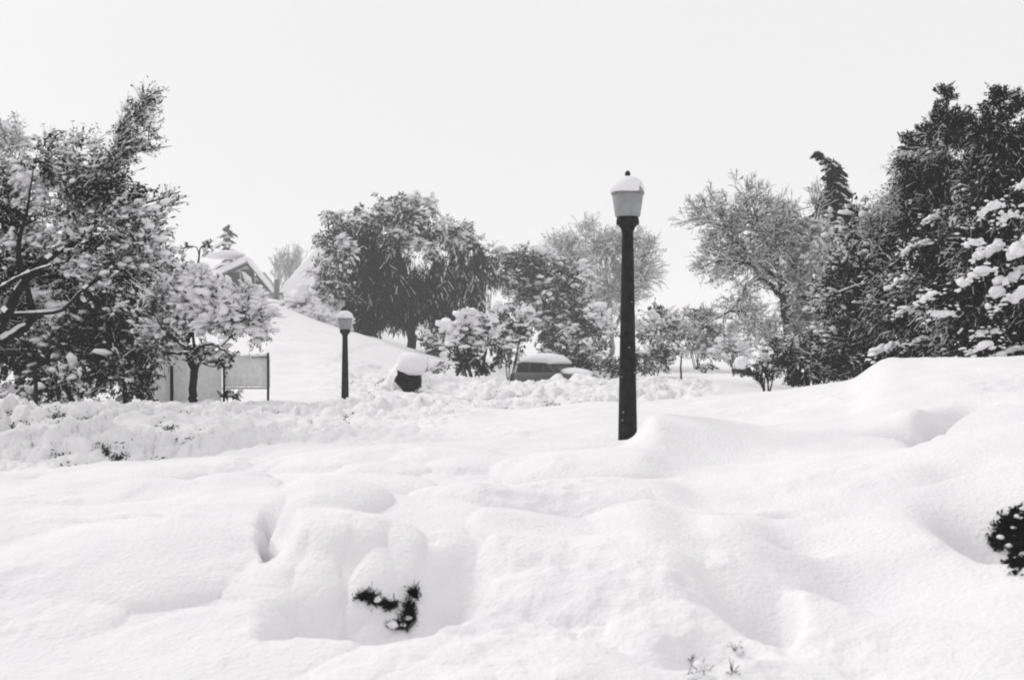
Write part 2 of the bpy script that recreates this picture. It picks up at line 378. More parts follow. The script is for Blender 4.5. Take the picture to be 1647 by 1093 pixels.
    def grow(s, p, d, L, r, depth, kids=(3, 5), ang=.7, upw=.15, cover=.8, k=1.3, minr=None, acc=None, shrink=.62):
        top = acc is None
        if top: acc = []
        p = np.asarray(p, float); d = norm(np.asarray(d, float)); n = 4; pts = [p]
        for i in range(n):
            d = norm(d + R.normal(0, .16, 3) + [0, 0, upw*.25]); pts.append(pts[-1] + d*L/n)
        rr = np.linspace(r, r*.6, n+1)
        for i in range(n): acc.append((*pts[i], *pts[i+1], rr[i], rr[i+1]))
        if depth > 0:
            for q in range(R.integers(kids[0], kids[1]+1)):
                i = R.integers(1, n+1); dd = norm(norm(pts[i]-pts[i-1]) + R.normal(0, 1, 3)*ang + [0, 0, upw])
                s.grow(pts[i], dd, L*shrink*R.uniform(.7, 1.2), r*.58, depth-1, kids, ang, upw, cover, k, minr, acc, shrink)
        if top:
            a = np.array(acc); mn = minr or s.px*.42
            r0 = np.maximum(a[:, 6], mn); r1 = np.maximum(a[:, 7], mn*.8)
            prisms(s.wood, a[:, :3], a[:, 3:6], r0, r1, 4)
            ridge(s.snow, a[:, :3], a[:, 3:6], r0, cover, k)
            s.nodes.append(a[:, 3:6]); return a
    def done(s, leafm='mid', wood='bark', snow='treesnow', leafname='crown'):
        if s.wood.n: s.wood.build('trunk', M[wood], s.root)
        if s.leaf.n: s.leaf.build(leafname, M[leafm], s.root, False)
        if s.snow.n: s.snow.build('snow_cover', M[snow], s.root)
        return s.root

def conifer(name, label, px, Y, vtop, width, n, bend=0, snow=.6, vbase=None, leafm='dark', group=None, ls=.06, lean=0, sn=1.0, cat='conifer', nl=26, bsz=1.0, droopy=.5, rag=.08):
    """width(t): crown half width in photo pixels at t = 0 (top) .. 1 (ground)"""
    T = Tree(name, label, cat, px, Y, group)
    base = np.array(T.root.location); top = P(px+lean, vtop, Y); H = top[2]-base[2]
    ax = [base-[0, 0, .3]] + [base+(top-base)*f + R.normal(0, .03, 3) for f in (.3, .55, .8, .93)] + [top+np.array([bend*T.px, 0, -abs(bend)*.1*T.px])]
    axs = smoothpoly(ax, 8); tube(T.wood, axs, np.linspace(.035*H**.5*1.4, .01, len(axs)), 8)
    hz = axs[:, 2]
    for i in range(n):
        f = R.random()**1.0; f = (i+R.random())/n                      # 0 top .. 1 ground
        z = top[2] - f*H*0.97; x0 = np.array([np.interp(z, hz, axs[:, 0]), np.interp(z, hz, axs[:, 1]), z])
        th = R.uniform(0, 6.28); L = width(f)*T.px*R.uniform(.5, 1.2)*(1+rag*math.sin(th*3+f*17)+rag*math.sin(f*41+th)); d = np.array([math.cos(th), math.sin(th), 0])
        k = 6; tt = np.linspace(0, 1, k)
        rise = R.uniform(.0, .35)
        pts = x0 + d*tt[:, None]*L + np.array([0, 0, 1])*((rise*tt - droopy*tt**2)*L)[:, None] + R.normal(0, .02, (k, 3))
        tube(T.wood, pts, np.linspace(.012+.02*L, .006, k), 4)
        m = int(nl*(.4+L/0.8)); u = R.uniform(.12, 1.05, m); c = np.stack([np.interp(u, tt, pts[:, q]) for q in range(3)], 1)
        side = np.cross(d, [0, 0, 1.0]); sp = (.05+.30*L*(1-u*.55))
        c = c + side*(R.normal(0, .45, m)*sp)[:, None] + np.array([0, 0, -1])*np.abs(R.normal(0, .35, m)*sp*.8)[:, None]
        A = norm(d*.7 + side*R.normal(0, .6, (m, 1)) + R.normal(0, .3, (m, 3)) + [0, 0, -.5])*ls*R.uniform(.8, 1.9, (m, 1))
        B = norm(np.cross(A, R.normal(0, 1, (m, 3))))*ls*.42
        quads(T.leaf, c, A, B)
        if R.random() < snow:
            m = max(2, int(4*sn*(.4+L))); u = R.uniform(.2, 1.0, m); c = np.stack([np.interp(u, tt, pts[:, q]) for q in range(3)], 1)
            c = c + side*(R.normal(0, .3, m)*sp[:m] if len(sp) >= m else 0)[:, None] + [0, 0, .03]
            dd = np.tile(d, (m, 1)) + np.array([0, 0, 1])*((rise-2*droopy*u))[:, None]
            s = bsz*(.03+.085*L)*R.uniform(.4, 1.3, (m, 1))*np.array([[1.9, .8, .55]])*R.uniform(.7, 1.3, (m, 3))
            blobs(T.snow, c, s, 2, .28, dd)
            mm = m*5; uu = R.uniform(.1, 1.05, mm); c = np.stack([np.interp(uu, tt, pts[:, q]) for q in range(3)], 1)
            c = c + side*(R.normal(0, .4, mm)*.3*L)[:, None] + [0, 0, .01]
            blobs(T.snow, c, bsz*.035*R.uniform(.5, 1.5, (mm, 1))*np.array([[1.4, 1, .6]]), 1)
    return T.done(leafm)

# --- left: leaning tree close by
T = Tree('leaning_tree', 'large leaning tree with forked dark trunk and snowy leaves at the left edge', 'tree', -60, 15.5)
T.limb([(-75, 690, -.2, 15), (-30, 618, -.6, 13), (12, 585, -1.0, 11.5), (45, 555, -1.2, 10), (72, 515, -1.2, 8), (92, 465, -1.1, 6.5), (110, 420, -.6, 4.5), (135, 370, .2, 3.5), (165, 305, .2, 2.5), (185, 255, .2, 1.8)], .5)
T.limb([(42, 558, -1.1, 7), (62, 520, -.3, 6), (70, 470, -.5, 5), (60, 410, -.6, 4), (75, 340, -.6, 2), (85, 270, -.6, .6)], .5)
T.limb([(-10, 600, -.8, 7), (-2, 530, .2, 6), (15, 460, .3, 5), (30, 400, .3, 3.5), (20, 320, .3, 2.5)], .5)
T.limb([(74, 512, -1.2, 4), (105, 500, -.2, 3.2), (150, 470, -.4, 2.2)], 1)
T.limb([(-5, 520, -.8, 4.5), (50, 480, -1.1, 3.8), (95, 455, -1.2, 3), (140, 438, -1.2, 1.8)], 1)
T.limb([(185, 258, .2, 2.4), (200, 225, .1, 2), (215, 190, 0, 1.6), (240, 155, 0, 1), (262, 145, 0, .7)], .7)
T.limb([(178, 250, .2, 2), (215, 243, .1, 1.6), (250, 238, 0, .9), (276, 235, 0, .35)], .8)
T.limb([(140, 350, .2, 2.4), (190, 330, .1, 2), (240, 325, 0, 1.4), (290, 308, 0, .8)], .9)
T.limb([(110, 410, .2, 2.6), (160, 390, .1, 2), (210, 375, 0, 1.2), (255, 352, 0, .8)], .9)
kw = dict(ls=.034, ss=.024, rc=.17, big=.9, bigs=.10, twigs=6, vary=.9, sweep=(.7, 0, .55), droop=.15)
for (px, v, rx, rz, n, lf, ns) in [(20, 340, 62, 50, 44, 34, 12), (90, 275, 46, 34, 30, 30, 8), (120, 335, 62, 48, 46, 34, 12), (180, 340, 46, 46, 34, 28, 12), (215, 360, 36, 34, 20, 24, 12),
        (35, 425, 66, 50, 44, 34, 12), (115, 430, 66, 46, 48, 34, 14), (185, 420, 46, 42, 32, 28, 14), (50, 490, 50, 30, 16, 26, 14), (-20, 470, 60, 80, 30, 34, 10),
        (-30, 320, 50, 70, 30, 30, 8), (165, 285, 34, 30, 18, 24, 8), (240, 402, 28, 34, 14, 22, 9)]:
    T.blob(px, v, rx, rz, n, int(lf*1.5), ns=ns*1.1, **kw)
k2 = dict(ls=.026, ss=.018, rc=.13, big=.05, bigs=.05, twigs=6, sweep=(.8, 0, .8), droop=.1)
for (px, v, rx, rz, n) in [(196, 240, 12, 20, 14), (205, 215, 14, 18, 14), (214, 190, 13, 16, 12), (226, 165, 10, 9, 7), (240, 156, 10, 4, 3), (180, 262, 18, 16, 12), (225, 238, 22, 4, 5), (268, 325, 18, 8, 6), (240, 208, 8, 14, 4), (130, 235, 14, 12, 6), (85, 232, 12, 12, 6)]:
    T.blob(px, v, rx, rz, n, 30, ns=4, **k2)
T.done('dark')

# --- tall thin tree at the far left edge, behind it
T = Tree('tall_tree', 'tall pale thin tree top rising behind the leaning tree at the frame edge', 'tree', -30, 21)
T.limb([(-30, 660, 0, 8), (-26, 450, 0, 6), (-14, 300, 0, 3), (0, 190, 0, 1.2)], .2)
for a in [(-8, 265, 36, 44, 26), (-25, 205, 26, 26, 12), (15, 235, 24, 30, 14), (30, 285, 22, 26, 14), (-40, 350, 60, 70, 40)]:
    T.blob(*a, leaf=16, ls=.04, ns=12, ss=.03, rc=.17, big=.1, bigs=.09, twigs=7, sweep=(.3, 0, .7))
T.done('rime_haze', 'twig')

# --- evergreen screen behind the left tree
T = Tree('evergreen_tree', 'dark evergreen with drooping snowy boughs behind the forked trunk', 'tree', 120, 24)
T.limb([(112, 650, 0, 7), (108, 580, 0, 6), (112, 480, 0, 4), (120, 400, 0, 2)], .2)
for a in [(95, 470, 60, 55, 70), (170, 500, 60, 55, 70), (110, 560, 80, 50, 90), (195, 440, 45, 50, 46), (30, 560, 60, 45, 60)]:
    T.blob(*a, leaf=70, ls=.065, ns=7, ss=.045, rc=.22, big=.5, bigs=.15, twigs=5)
T.done('dark')
T = Tree('evergreen_tree', 'dense evergreen between the leaning tree and the small street tree', 'tree', 225, 25)
T.limb([(225, 655, 0, 6), (228, 560, 0, 5), (222, 460, 0, 3), (228, 390, 0, 2)], .2)
for a in [(225, 420, 40, 40, 44), (205, 480, 40, 45, 48), (245, 520, 42, 40, 50), (190, 560, 45, 40, 50), (245, 460, 36, 40, 36)]:
    T.blob(*a, leaf=56, ls=.06, ns=8, ss=.045, rc=.22, big=.4, bigs=.17, twigs=6)
T.done('dark')
def bush(name, label, px, v, rx, rz, Y, n=50, leafm='dark', leaf=40, ns=6, big=.3, bigs=.15, ls=.06, ss=.05, rc=.18, stems=5, group=None, cat='bush', style='leaf', extra=()):
    T = Tree(name, label, cat, px, Y, group)
    b = np.array(T.root.location)
    for i in range(stems):
        e = P(px+R.uniform(-.7, .7)*rx, v-rz*.2, Y)+[0, R.normal(0, .2), 0]
        pts = smoothpoly([b+[R.normal(0, .08), R.normal(0, .08), -.15], (b+e)/2+R.normal(0, .06, 3), e], 5)
        tube(T.wood, pts, np.linspace(.03, .012, len(pts)), 5); T.nodes.append(pts)
    T.blob(px, v, rx, rz, n, leaf, ls=ls, ns=ns, ss=ss, rc=rc, big=big, bigs=bigs, style=style)
    for a in extra: T.blob(*a, leaf=leaf, ls=ls, ns=ns, ss=ss, rc=rc, big=big, bigs=bigs, style=style)
    return T.done(leafm)
bush('dark_bush', 'dark leafy bush at the foot of the evergreens left of the fence', 205, 605, 45, 38, 23, 50, ns=2, big=.08)
bush('low_bush', 'low dark bush below the leaning tree, right of the thin post', 110, 625, 60, 24, 22.5, 46, ns=5, big=.25)
bush('snow_mound_bush', 'low bush buried in a smooth snow mound at the left edge', 22, 640, 38, 16, 22, 24, leaf=14, ns=14, big=1.0, bigs=.26, leafm='mid')

# --- small street tree
T = Tree('street_tree', 'small street tree with slim dark trunk and snow-laden spreading crown', 'tree', 310, 22)
T.limb([(311, 668, 0, 8), (310, 640, 0, 7), (311, 610, 0, 6.5), (312, 596, 0, 6.5), (304, 572, 0, 5.5), (299, 552, 0, 5), (308, 530, .1, 3.5), (313, 500, .1, 3), (312, 460, .1, 2.2), (318, 410, .1, 1.5)], .25)
T.limb([(300, 556, 0, 4.5), (285, 546, -.1, 4), (272, 532, -.2, 3.2), (262, 520, -.2, 2.6), (250, 490, -.2, 1.8)], .6)
T.limb([(303, 568, 0, 3), (288, 568, -.1, 2.4), (270, 567, -.2, 1.8)], .5)
T.limb([(308, 574, 0, 3), (316, 565, -.1, 3), (330, 557, -.3, 2.6), (350, 554, -.4, 2.2), (368, 562, -.5, 1.8), (385, 572, -.5, 1.2)], .8)
T.limb([(313, 560, 0, 2.6), (313, 520, -.1, 2.2), (330, 490, -.1, 2), (352, 470, -.2, 1.5), (365, 460, -.2, 1)], .8)
T.limb([(312, 598, 0, 4), (320, 590, -.1, 3), (322, 582, -.1, 2)], .6)
k1 = dict(leaf=26, ls=.040, ss=.045, rc=.16, twigs=6)
for a in [(265, 480, 42, 50, 44), (250, 550, 40, 32, 36), (285, 520, 30, 30, 22), (285, 440, 32, 34, 26)]:
    T.blob(*a, ns=9, big=.5, bigs=.12, **k1)
for a in [(320, 462, 22, 24, 14), (372, 492, 42, 28, 40), (345, 510, 42, 32, 36), (400, 520, 32, 32, 24), (320, 485, 36, 34, 30), (408, 495, 20, 20, 10)]:
    T.blob(*a, ns=22, big=1.5, bigs=.17, vary=.5, **k1)
for a in [(330, 568, 28, 12, 16), (352, 575, 22, 12, 14), (372, 580, 22, 12, 10)]:
    T.blob(*a, ns=4, big=.1, leaf=24, ls=.045, ss=.035, rc=.1)
for a in [(268, 470, 16, 26, 7), (280, 492, 18, 16, 5)]:
    T.blob(*a, leaf=8, ls=.05, ns=16, ss=.07, rc=.12, big=1, bigs=.24)
for a in [(328, 395, 8, 26, 6), (292, 400, 10, 18, 5)]:
    T.blob(*a, leaf=12, ls=.04, ns=4, ss=.035, rc=.07, big=0)
T.done('mid')

# --- board fence with posts
def fence():
    Y = 26.5; f = empty('board_fence', P(330, 645, Y)); tag(f, 'pale grey vertical board fence with thin posts behind the small street tree', 'fence')
    b = MB()
    for px in np.arange(216, 430, 5.2):
        if 355 < px < 361: continue
        top = 573 + 3*math.sin(px*.021) + R.uniform(-.6, .6); bot = 648 if px < 358 else 622 + R.uniform(-.5, .5)
        a = P(px, bot, Y); c = P(px+4.9, top, Y); o = R.uniform(0, .01)
        b.box((a[0], Y+o, a[2]), (c[0], Y+.025+o, c[2]))
    b.build('boards', M['board'], f, False)
    r = MB()
    for v in (574, 624):
        r = MB(); a = P(358, v+1.2, Y); c = P(431, v-.8, Y); r.box((a[0], Y-.04, a[2]), (c[0], Y-.003, c[2])); r.build('rail', M['trim'], f, False)
    for px, v0, v1 in ((276, 588, 664), (360, 590, 655), (431, 567, 655)):
        q = MB(); a = P(px, v1, Y-.1); c = P(px, v0, Y-.1); w = .042 if px < 300 else .03
        tube(q, [a, (a+c)/2+[.006, 0, 0], c], [w, w, w*.9], 8); q.build('post', M['bark' if px < 400 else 'twig'], f)
    s = MB(); c = np.array([P(px, 571.5+(3*math.sin(px*.021)-1), Y)+[0, R.normal(0, .01), 0] for px in np.arange(217, 432, 2.0)])
    blobs(s, c, np.array([[.05, .05, .045]])*R.uniform(.7, 1.3, (len(c), 1)), 2); s.build('snow_cover', M['treesnow'], f)
fence()
q = MB(); a = P(57, 668, 21.5); c = P(57, 596, 21.5); tube(q, [a, (a+c)/2+[.01, 0, 0], c], [.045, .04, .038], 8)
tag(q.build('wooden_post', M['bark']), 'thin dark wooden post standing in the snow bank at far left', 'post')
bush('small_bush', 'small dark bush in front of the pale fence panel', 372, 636, 20, 6, 26, 12, ns=1, big=.05, rc=.08, ls=.04, ss=.03, stems=3)

# --- houses up the hill
def snowslab(mb, a, b, c, d, th, nu=26, nv=12, seed=0):
    """thick soft snow lying on a roof plane a-b (eave) c-d (ridge); a..d counter-clockwise"""
    a, b, c, d = map(np.asarray, (a, b, c, d)); u = np.linspace(0, 1, nu); w = np.linspace(0, 1, nv)
    U_, W_ = np.meshgrid(u, w); g0 = (a*(1-U_[..., None])+b*U_[..., None])*(1-W_[..., None]) + (d*(1-U_[..., None])+c*U_[..., None])*W_[..., None]
    e = np.minimum(np.minimum(U_, 1-U_)*nu/2.2, W_*nv/2.2); prof = np.sqrt(np.clip(1-(1-np.clip(e, 0, 1))**2, 0, 1))
    h = th*(.12+.88*prof)*(1+.45*fbm(U_*6+seed, W_*4+seed, 3, seed))
    t_ = g0 + np.array([0, 0, 1])*h[..., None]; n = nu*nv
    V = np.concatenate([t_.reshape(-1, 3), g0.reshape(-1, 3)+[0, 0, .01]]); I = np.arange(n).reshape(nv, nu)
    top = np.stack([I[:-1, :-1], I[:-1, 1:], I[1:, 1:], I[1:, :-1]], -1).reshape(-1, 4)
    bot = top[:, ::-1] + n
    edge = np.concatenate([I[0], I[1:, -1], I[-1, ::-1][1:], I[::-1, 0][1:]])
    sd = np.stack([edge[:-1], edge[:-1]+n, edge[1:]+n, edge[1:]], -1)
    mb.add(V, np.concatenate([top, bot, sd]))

def slab(mb, a, b, c, d, th):
    pts = [np.asarray(q, float) for q in (a, b, c, d)]; v = pts + [p-[0, 0, th] for p in pts]
    mb.add(v, [(0,1,2,3),(7,6,5,4),(0,4,5,1),(1,5,6,2),(2,6,7,3),(3,7,4,0)])

def house1():
    Y = 112.; h = empty('gabled_house', P(395, 480, Y)); tag(h, 'snow-covered gabled house on the hill behind the small street tree', 'house')
    pk = P(397, 421, Y); le = P(332, 451, Y); re = P(437, 470, Y); D = np.array([-1.5, 9.0, .0])
    wl = P(343, 451, Y+.5); wr = P(430, 467, Y+.5); pk2 = P(397, 427, Y+.5)
    w = MB(); bz = 1.5
    f0 = [wl-[0, 0, 4], wr-[0, 0, 3.3], wr, pk2, wl]
    back = [q+np.array([0, 8, 0]) for q in f0]
    w.poly(f0+back, [(0,1,2,3,4), (9,8,7,6,5), (0,4,9,5), (1,6,7,2), (0,5,6,1)])
    w.build('wall', M['wallm'], h, False)
    # siding battens below the gable
    r = MB(); slab(r, le, pk, pk+D, le+D, .14); slab(r, pk, re, re+D, pk+D, .14); rf = r.build('roof', M['trim'], h, False)
    s = MB(); up = np.array([0, 0, .02]); snowslab(s, le+up, pk+up, pk+D+up, le+D+up, .85, seed=3); s.build('snow_cover', M['treesnow'], h); s = MB()
    snowslab(s, pk+up, re+up, re+D+up, pk+D+up, .75, seed=5); s.build('snow_cover', M['treesnow'], h); s = MB()
    blobs(s, np.array([P(362, 411, Y+2)]), np.array([[2.4, 1.8, .45]]), 3, .1)
    s.build('snow_cover', M['treesnow'], h)
    for (x0, x1, v0, v1) in ((364, 384, 438, 462), (389, 408, 434, 462), (412, 424, 452, 470)):
        q = MB(); a = P(x0-1.2, v1+1.2, Y+.4); c = P(x1+1.2, v0-1.2, Y+.4)
        a[1] = Y+.40; q.box((a[0], a[1], a[2]), (c[0], Y+.52, c[2])); fr = q.build('window', M['trim'], h, False)
        g_ = MB(); a2 = P(x0, v1, Y+.4); c2 = P(x1, v0, Y+.4); g_.box((a2[0], Y+.385, a2[2]), (c2[0], Y+.40-.003, c2[2])); o = g_.build('pane', M['pane'], None, False)
        o.parent = fr; o.matrix_parent_inverse = fr.matrix_basis.inverted(); o.location = -np.array(h.location)*0
        o.matrix_parent_inverse.identity(); o.data.transform(__import__('mathutils').Matrix.Translation(-Vector(h.location)))
    q = MB(); a = P(441, 470, Y+3); c = P(448, 449, Y+3); q.box((a[0], Y+3, a[2]-1), (c[0], Y+3.5, c[2])); q.build('chimney', M['trim'], h, False)
house1()
def house2():
    Y = 100.; h = empty('long_roofed_house', P(500, 480, Y)); tag(h, 'house with a long steep snow-covered roof left of the dark weeping tree', 'house')
    e0 = P(449, 471, Y); e1 = P(650, 474, Y); r0 = P(509, 405, Y+4)+[0, 0, 0]; r1 = P(640, 402, Y+4)
    r = MB(); slab(r, e0, e1, r1, r0, .2); d = np.array([0, 8.0, 0]); f0 = e0+d; f1 = e1+d; slab(r, r0+[0,.01,0], r1+[0,.01,0], f1, f0, .2)
    r.build('roof', M['trim'], h, False)
    s = MB(); u = np.array([0, 0, .02]); snowslab(s, e0+u, e1+u, r1+u, r0+u, .6, 60, 14, 9); s.build('snow_cover', M['treesnow'], h); s = MB(); snowslab(s, f1+u, f0+u, r0+u, r1+u, .6, 60, 14, 4); s.build('snow_cover', M['treesnow'], h)
    w = MB(); a = P(453, 505, Y+.7); b = P(645, 473, Y+.7); w.box((a[0], Y+.7, a[2]-1), (b[0], Y+7, b[2]-.1)); w.build('wall', M['wallm'], h, False)
    q = MB(); a = P(478, 487, Y+.65); b = P(492, 476, Y+.65); q.box((a[0], Y+.64, a[2]), (b[0], Y+.697, b[2])); q.build('window', M['pane'], h, False)
house2()

# treetops behind the houses
conifer('far_conifer', 'small dark conifer top poking up behind the gabled house roof', 368, 125, 362, lambda f: 5+26*f**.6, 60, snow=.45, ls=.22, nl=20, bsz=2.0)
T = Tree('far_bare_tree', 'faint bare tree far away between the two house roofs', 'tree', 462, 170)
b = np.array(T.root.location)
for i in range(9):
    st = P(R.uniform(448, 474), 470, 170); st[1] += R.normal(0, 1)
    T.grow(st, [R.normal(0, .3), R.normal(0, .25), 1], 3.6, .10, 3, (4, 6), .42, .35, cover=.4, minr=.035, shrink=.6)
T.limb([(462, 490, 0, 2), (461, 460, 0, 1.4), (460, 430, 0, .8)], 0)
T.done(wood='hazewood')

# snowed-in bushes at the edge of the hill
for i, (px, v, rx, rz, lab) in enumerate([(485, 496, 24, 18, 'round bush wholly cloaked in snow below the long roof'), (516, 509, 22, 18, 'snow-cloaked bush up the slope from the far lamp'), (541, 526, 14, 11, 'small snowy bush touching the far lamp head')]):
    bush('snowy_bush', lab, px, v, rx, rz, 58.5, 26, leafm='rime_haze', leaf=12, ns=18, big=2, bigs=.42, ls=.1, ss=.13, rc=.26)

# --- weeping trees, dark mass left of centre
T = Tree('weeping_tree', 'big dark weeping tree with thick trunk beside the far lamp', 'tree', 662, 62)
T.limb([(664, 590, 0, 8.5), (662, 560, 0, 7.5), (660, 520, 0, 7.5), (655, 460, 0, 7), (640, 400, 0, 4), (640, 350, 0, 2)], 0)
T.limb([(660, 530, 0, 5), (690, 480, 0, 4), (700, 420, 0, 3)], 0)
T.limb([(655, 480, 0, 5), (620, 430, 0, 3.5), (590, 380, 0, 2.5)], 0)
kk = dict(style='weep', ls=.13, rc=.42, ss=.09, bigs=.3, twigs=7)
for a, ns, bg in [((600, 420, 48, 62, 80), .8, 0), ((575, 480, 34, 40, 44), .3, 0), ((640, 460, 46, 56, 76), .4, 0), ((580, 390, 28, 34, 28), 3, .05), ((696, 480, 26, 46, 34), .4, 0), ((598, 520, 11, 22, 10), 0, 0), ((552, 470, 24, 30, 20), 2, .05), ((560, 500, 20, 18, 12), .5, 0)]:
    T.blob(*a, leaf=62, ns=ns, big=bg, **kk)
kk = dict(leaf=34, ls=.10, rc=.34, ss=.085, bigs=.30, twigs=6, droop=.8)
for a in [(660, 348, 44, 30, 50), (620, 352, 34, 24, 30), (690, 385, 28, 36, 34), (640, 390, 38, 22, 26), (595, 360, 24, 18, 16), (655, 326, 28, 8, 10), (572, 352, 14, 14, 8)]:
    T.blob(*a, ns=11, big=.35, **kk)
T.done('dark')
T = Tree('weeping_tree', 'looser weeping tree merging with the right side of the big dark one', 'tree', 735, 64)
T.limb([(735, 590, 0, 5), (733, 500, 0, 4.5), (728, 430, 0, 3.5), (735, 380, 0, 2)], .1)
kk = dict(leaf=40, style='weep', ls=.11, rc=.38, ss=.08, bigs=.3, twigs=7)
for a in [(730, 430, 32, 52, 44), (768, 440, 28, 54, 42), (755, 490, 36, 44, 42), (715, 510, 26, 38, 24)]:
    T.blob(*a, ns=4, big=.03, **kk)
for a in [(722, 380, 30, 20, 22), (765, 392, 26, 16, 16), (745, 372, 18, 10, 8), (795, 415, 14, 18, 8)]:
    T.blob(*a, ns=11, big=.4, leaf=26, ls=.10, rc=.3, ss=.08, bigs=.3, twigs=6)
T.done('mid')
T = Tree('mottled_tree', 'mottled snowy tree forming the ragged left edge of the weeping group', 'tree', 535, 59)
T.limb([(540, 560, 0, 4), (535, 480, 0, 3.5), (530, 400, 0, 2.5), (527, 345, 0, 1)], .3)
for a in [(530, 400, 18, 30, 22), (545, 375, 18, 24, 18), (528, 440, 24, 26, 30), (550, 420, 24, 34, 34), (540, 470, 26, 22, 26), (527, 350, 6, 16, 5), (560, 360, 14, 16, 10), (520, 466, 12, 10, 6)]:
    T.blob(*a, leaf=34, ls=.09, rc=.3, ns=9, ss=.08, big=.4, bigs=.26, twigs=6, sweep=(.0, 0, -.3), droop=.8)
T.done('mid')

# --- block of dark hedge with heavy overhanging cap, right of the far lamp
T = Tree('capped_hedge_block', 'dark block of clipped hedge under a thick overhanging snow cap', 'bush', 658, 32)
def clipped(T, pts, n, Y, thick, ls):          # leaves filling an irregular clipped outline
    poly = np.array(pts, float); c = poly.mean(0); k = len(poly); i = R.integers(0, k, n); t = R.random((n, 1)); q = R.random((n, 1))**.5
    p = c + (poly[i]*(1-t) + poly[(i+1) % k]*t - c)*q; w = np.stack([(p[:, 0]-U0)/F*Y, Y+R.uniform(-thick, thick, n), ZC-(p[:, 1]-VH)/F*Y], 1)
    A = norm(R.normal(0, 1, (n, 3)))*ls*R.uniform(.6, 1.5, (n, 1)); B = norm(np.cross(A, R.normal(0, 1, (n, 3))))*ls*.55; quads(T.leaf, w, A, B)
clipped(T, [(641, 588), (652, 592), (666, 600), (678, 600), (677, 622), (655, 634), (645, 622), (635, 612), (640, 602)], 9000, 32, .22, .028)
for q in [[(650, 635, 0, 2), (648, 610, 0, 1.5), (643, 595, 0, 1)], [(664, 635, 0, 2), (668, 612, .1, 1.4), (672, 603, .1, 1)]]: T.limb(q, 0)
blobs(T.snow, np.array([P(661, 591, 31.95)]), np.array([[.46, .55, .38]]), 3, .13, dirs=np.array([[1, .1, -.22]]), flat=.25)
T.done('dark')

# --- snowy shrubs left of the car
T = Tree('drooping_shrub', 'drooping shrub with thick snow pillows arching over dark branches', 'shrub', 752, 41)
for q in [[(758, 606, 0, 3), (752, 585, 0, 2.5), (745, 560, 0, 2), (735, 545, 0, 1.5)], [(735, 604, 0, 2.5), (745, 580, 0, 2.2), (762, 555, 0, 2)], [(775, 604, 0, 3), (778, 585, 0, 2.4), (782, 560, 0, 2)]]: T.limb(q, .5)
for a, ns, bg in [((745, 535, 30, 16, 26), 10, 1), ((770, 520, 28, 14, 22), 10, 1), ((725, 555, 20, 14, 12), 8, .9), ((785, 545, 18, 16, 14), 7, .7), ((750, 560, 26, 12, 16), 5, .5)]:
    T.blob(*a, leaf=26, ls=.07, ns=ns, ss=.08, rc=.17, big=bg, bigs=.28)
for a in [(752, 578, 16, 12, 16), (775, 592, 18, 10, 18), (745, 590, 10, 10, 8)]:
    T.blob(*a, leaf=50, ls=.06, ns=0, rc=.13, big=0)
T.done('dark')
bush('thick_bush', 'dark bush speckled with snow above the parked car', 818, 545, 30, 44, 48, 74, leaf=46, ns=8, big=.4, bigs=.22, ls=.08, ss=.08, rc=.2, extra=[(800, 512, 18, 14, 14), (835, 520, 20, 22, 18)])
bush('twiggy_shrub', 'low twiggy shrub sticking out of snow below the drooping shrub', 697, 600, 22, 22, 40, 20, leafm='mid', leaf=16, ns=9, big=.6, bigs=.2, ls=.06, ss=.07, rc=.15)
bush('dark_bush', 'dark narrow bush right of the weeping tree trunk', 690, 556, 15, 26, 56, 28, leaf=40, ns=3, big=.25, bigs=.2, ls=.08, ss=.08, rc=.18)

# --- middle trees
def broad(name, label, px, Y, vb, trunk, bl, leafm='mid', wood='bark', **kw):
    T = Tree(name, label, 'tree', px, Y)
    for q in trunk: T.limb(q, .8)
    for a in bl: T.blob(*a[:5], ns=a[5], big=a[6], **kw)
    return T.done(leafm, wood)
broad('snowy_tree', 'snow-laden tree with white forked limbs left of the near lamp post', 890, 66, 590,
      [[(885, 600, 0, 5), (888, 530, 0, 4.5), (895, 480, 0, 4), (918, 450, 0, 3)], [(888, 520, 0, 4), (865, 470, 0, 3), (850, 430, 0, 2)], [(893, 490, 0, 3), (915, 460, -.5, 3), (930, 440, -.5, 2)]],
      [(880, 440, 42, 30, 60, 7, .35), (845, 470, 34, 34, 46, 9, .5), (915, 460, 36, 34, 50, 8, .4), (870, 500, 45, 34, 60, 7, .5), (930, 510, 34, 30, 44, 9, .6), (850, 420, 30, 20, 26, 8, .4), (905, 545, 40, 30, 50, 4, .3), (815, 440, 20, 34, 22, 6, .3)],
      leaf=46, ls=.11, ss=.075, rc=.36, bigs=.34, twigs=6, sweep=(-.1, 0, .2))
def bare(name, label, px, Y, vb, starts, depth=4, L=2.2, r=.12, wood='twig', cover=.85, k=1.3, ang=.55, upw=.3, kids=(3, 5), minr=None, extra=(), leafm='rime_haze', shrink=.68):
    T = Tree(name, label, 'tree', px, Y)
    for q, (dx, dz) in starts:
        T.limb(q, .7); e = P(q[-1][0], q[-1][1], Y) + [0, q[-1][2], 0]
        T.grow(e, [dx, R.normal(0, .2), dz], L, r, depth, kids, ang, upw, cover, k, minr, shrink=shrink)
    for a, kw in extra: T.blob(*a, **kw)
    return T.done(leafm, wood)
rim = dict(leaf=22, ls=.08, ns=14, ss=.05, rc=.5, big=.05, bigs=.2, twigs=9, sweep=(0, 0, .5))
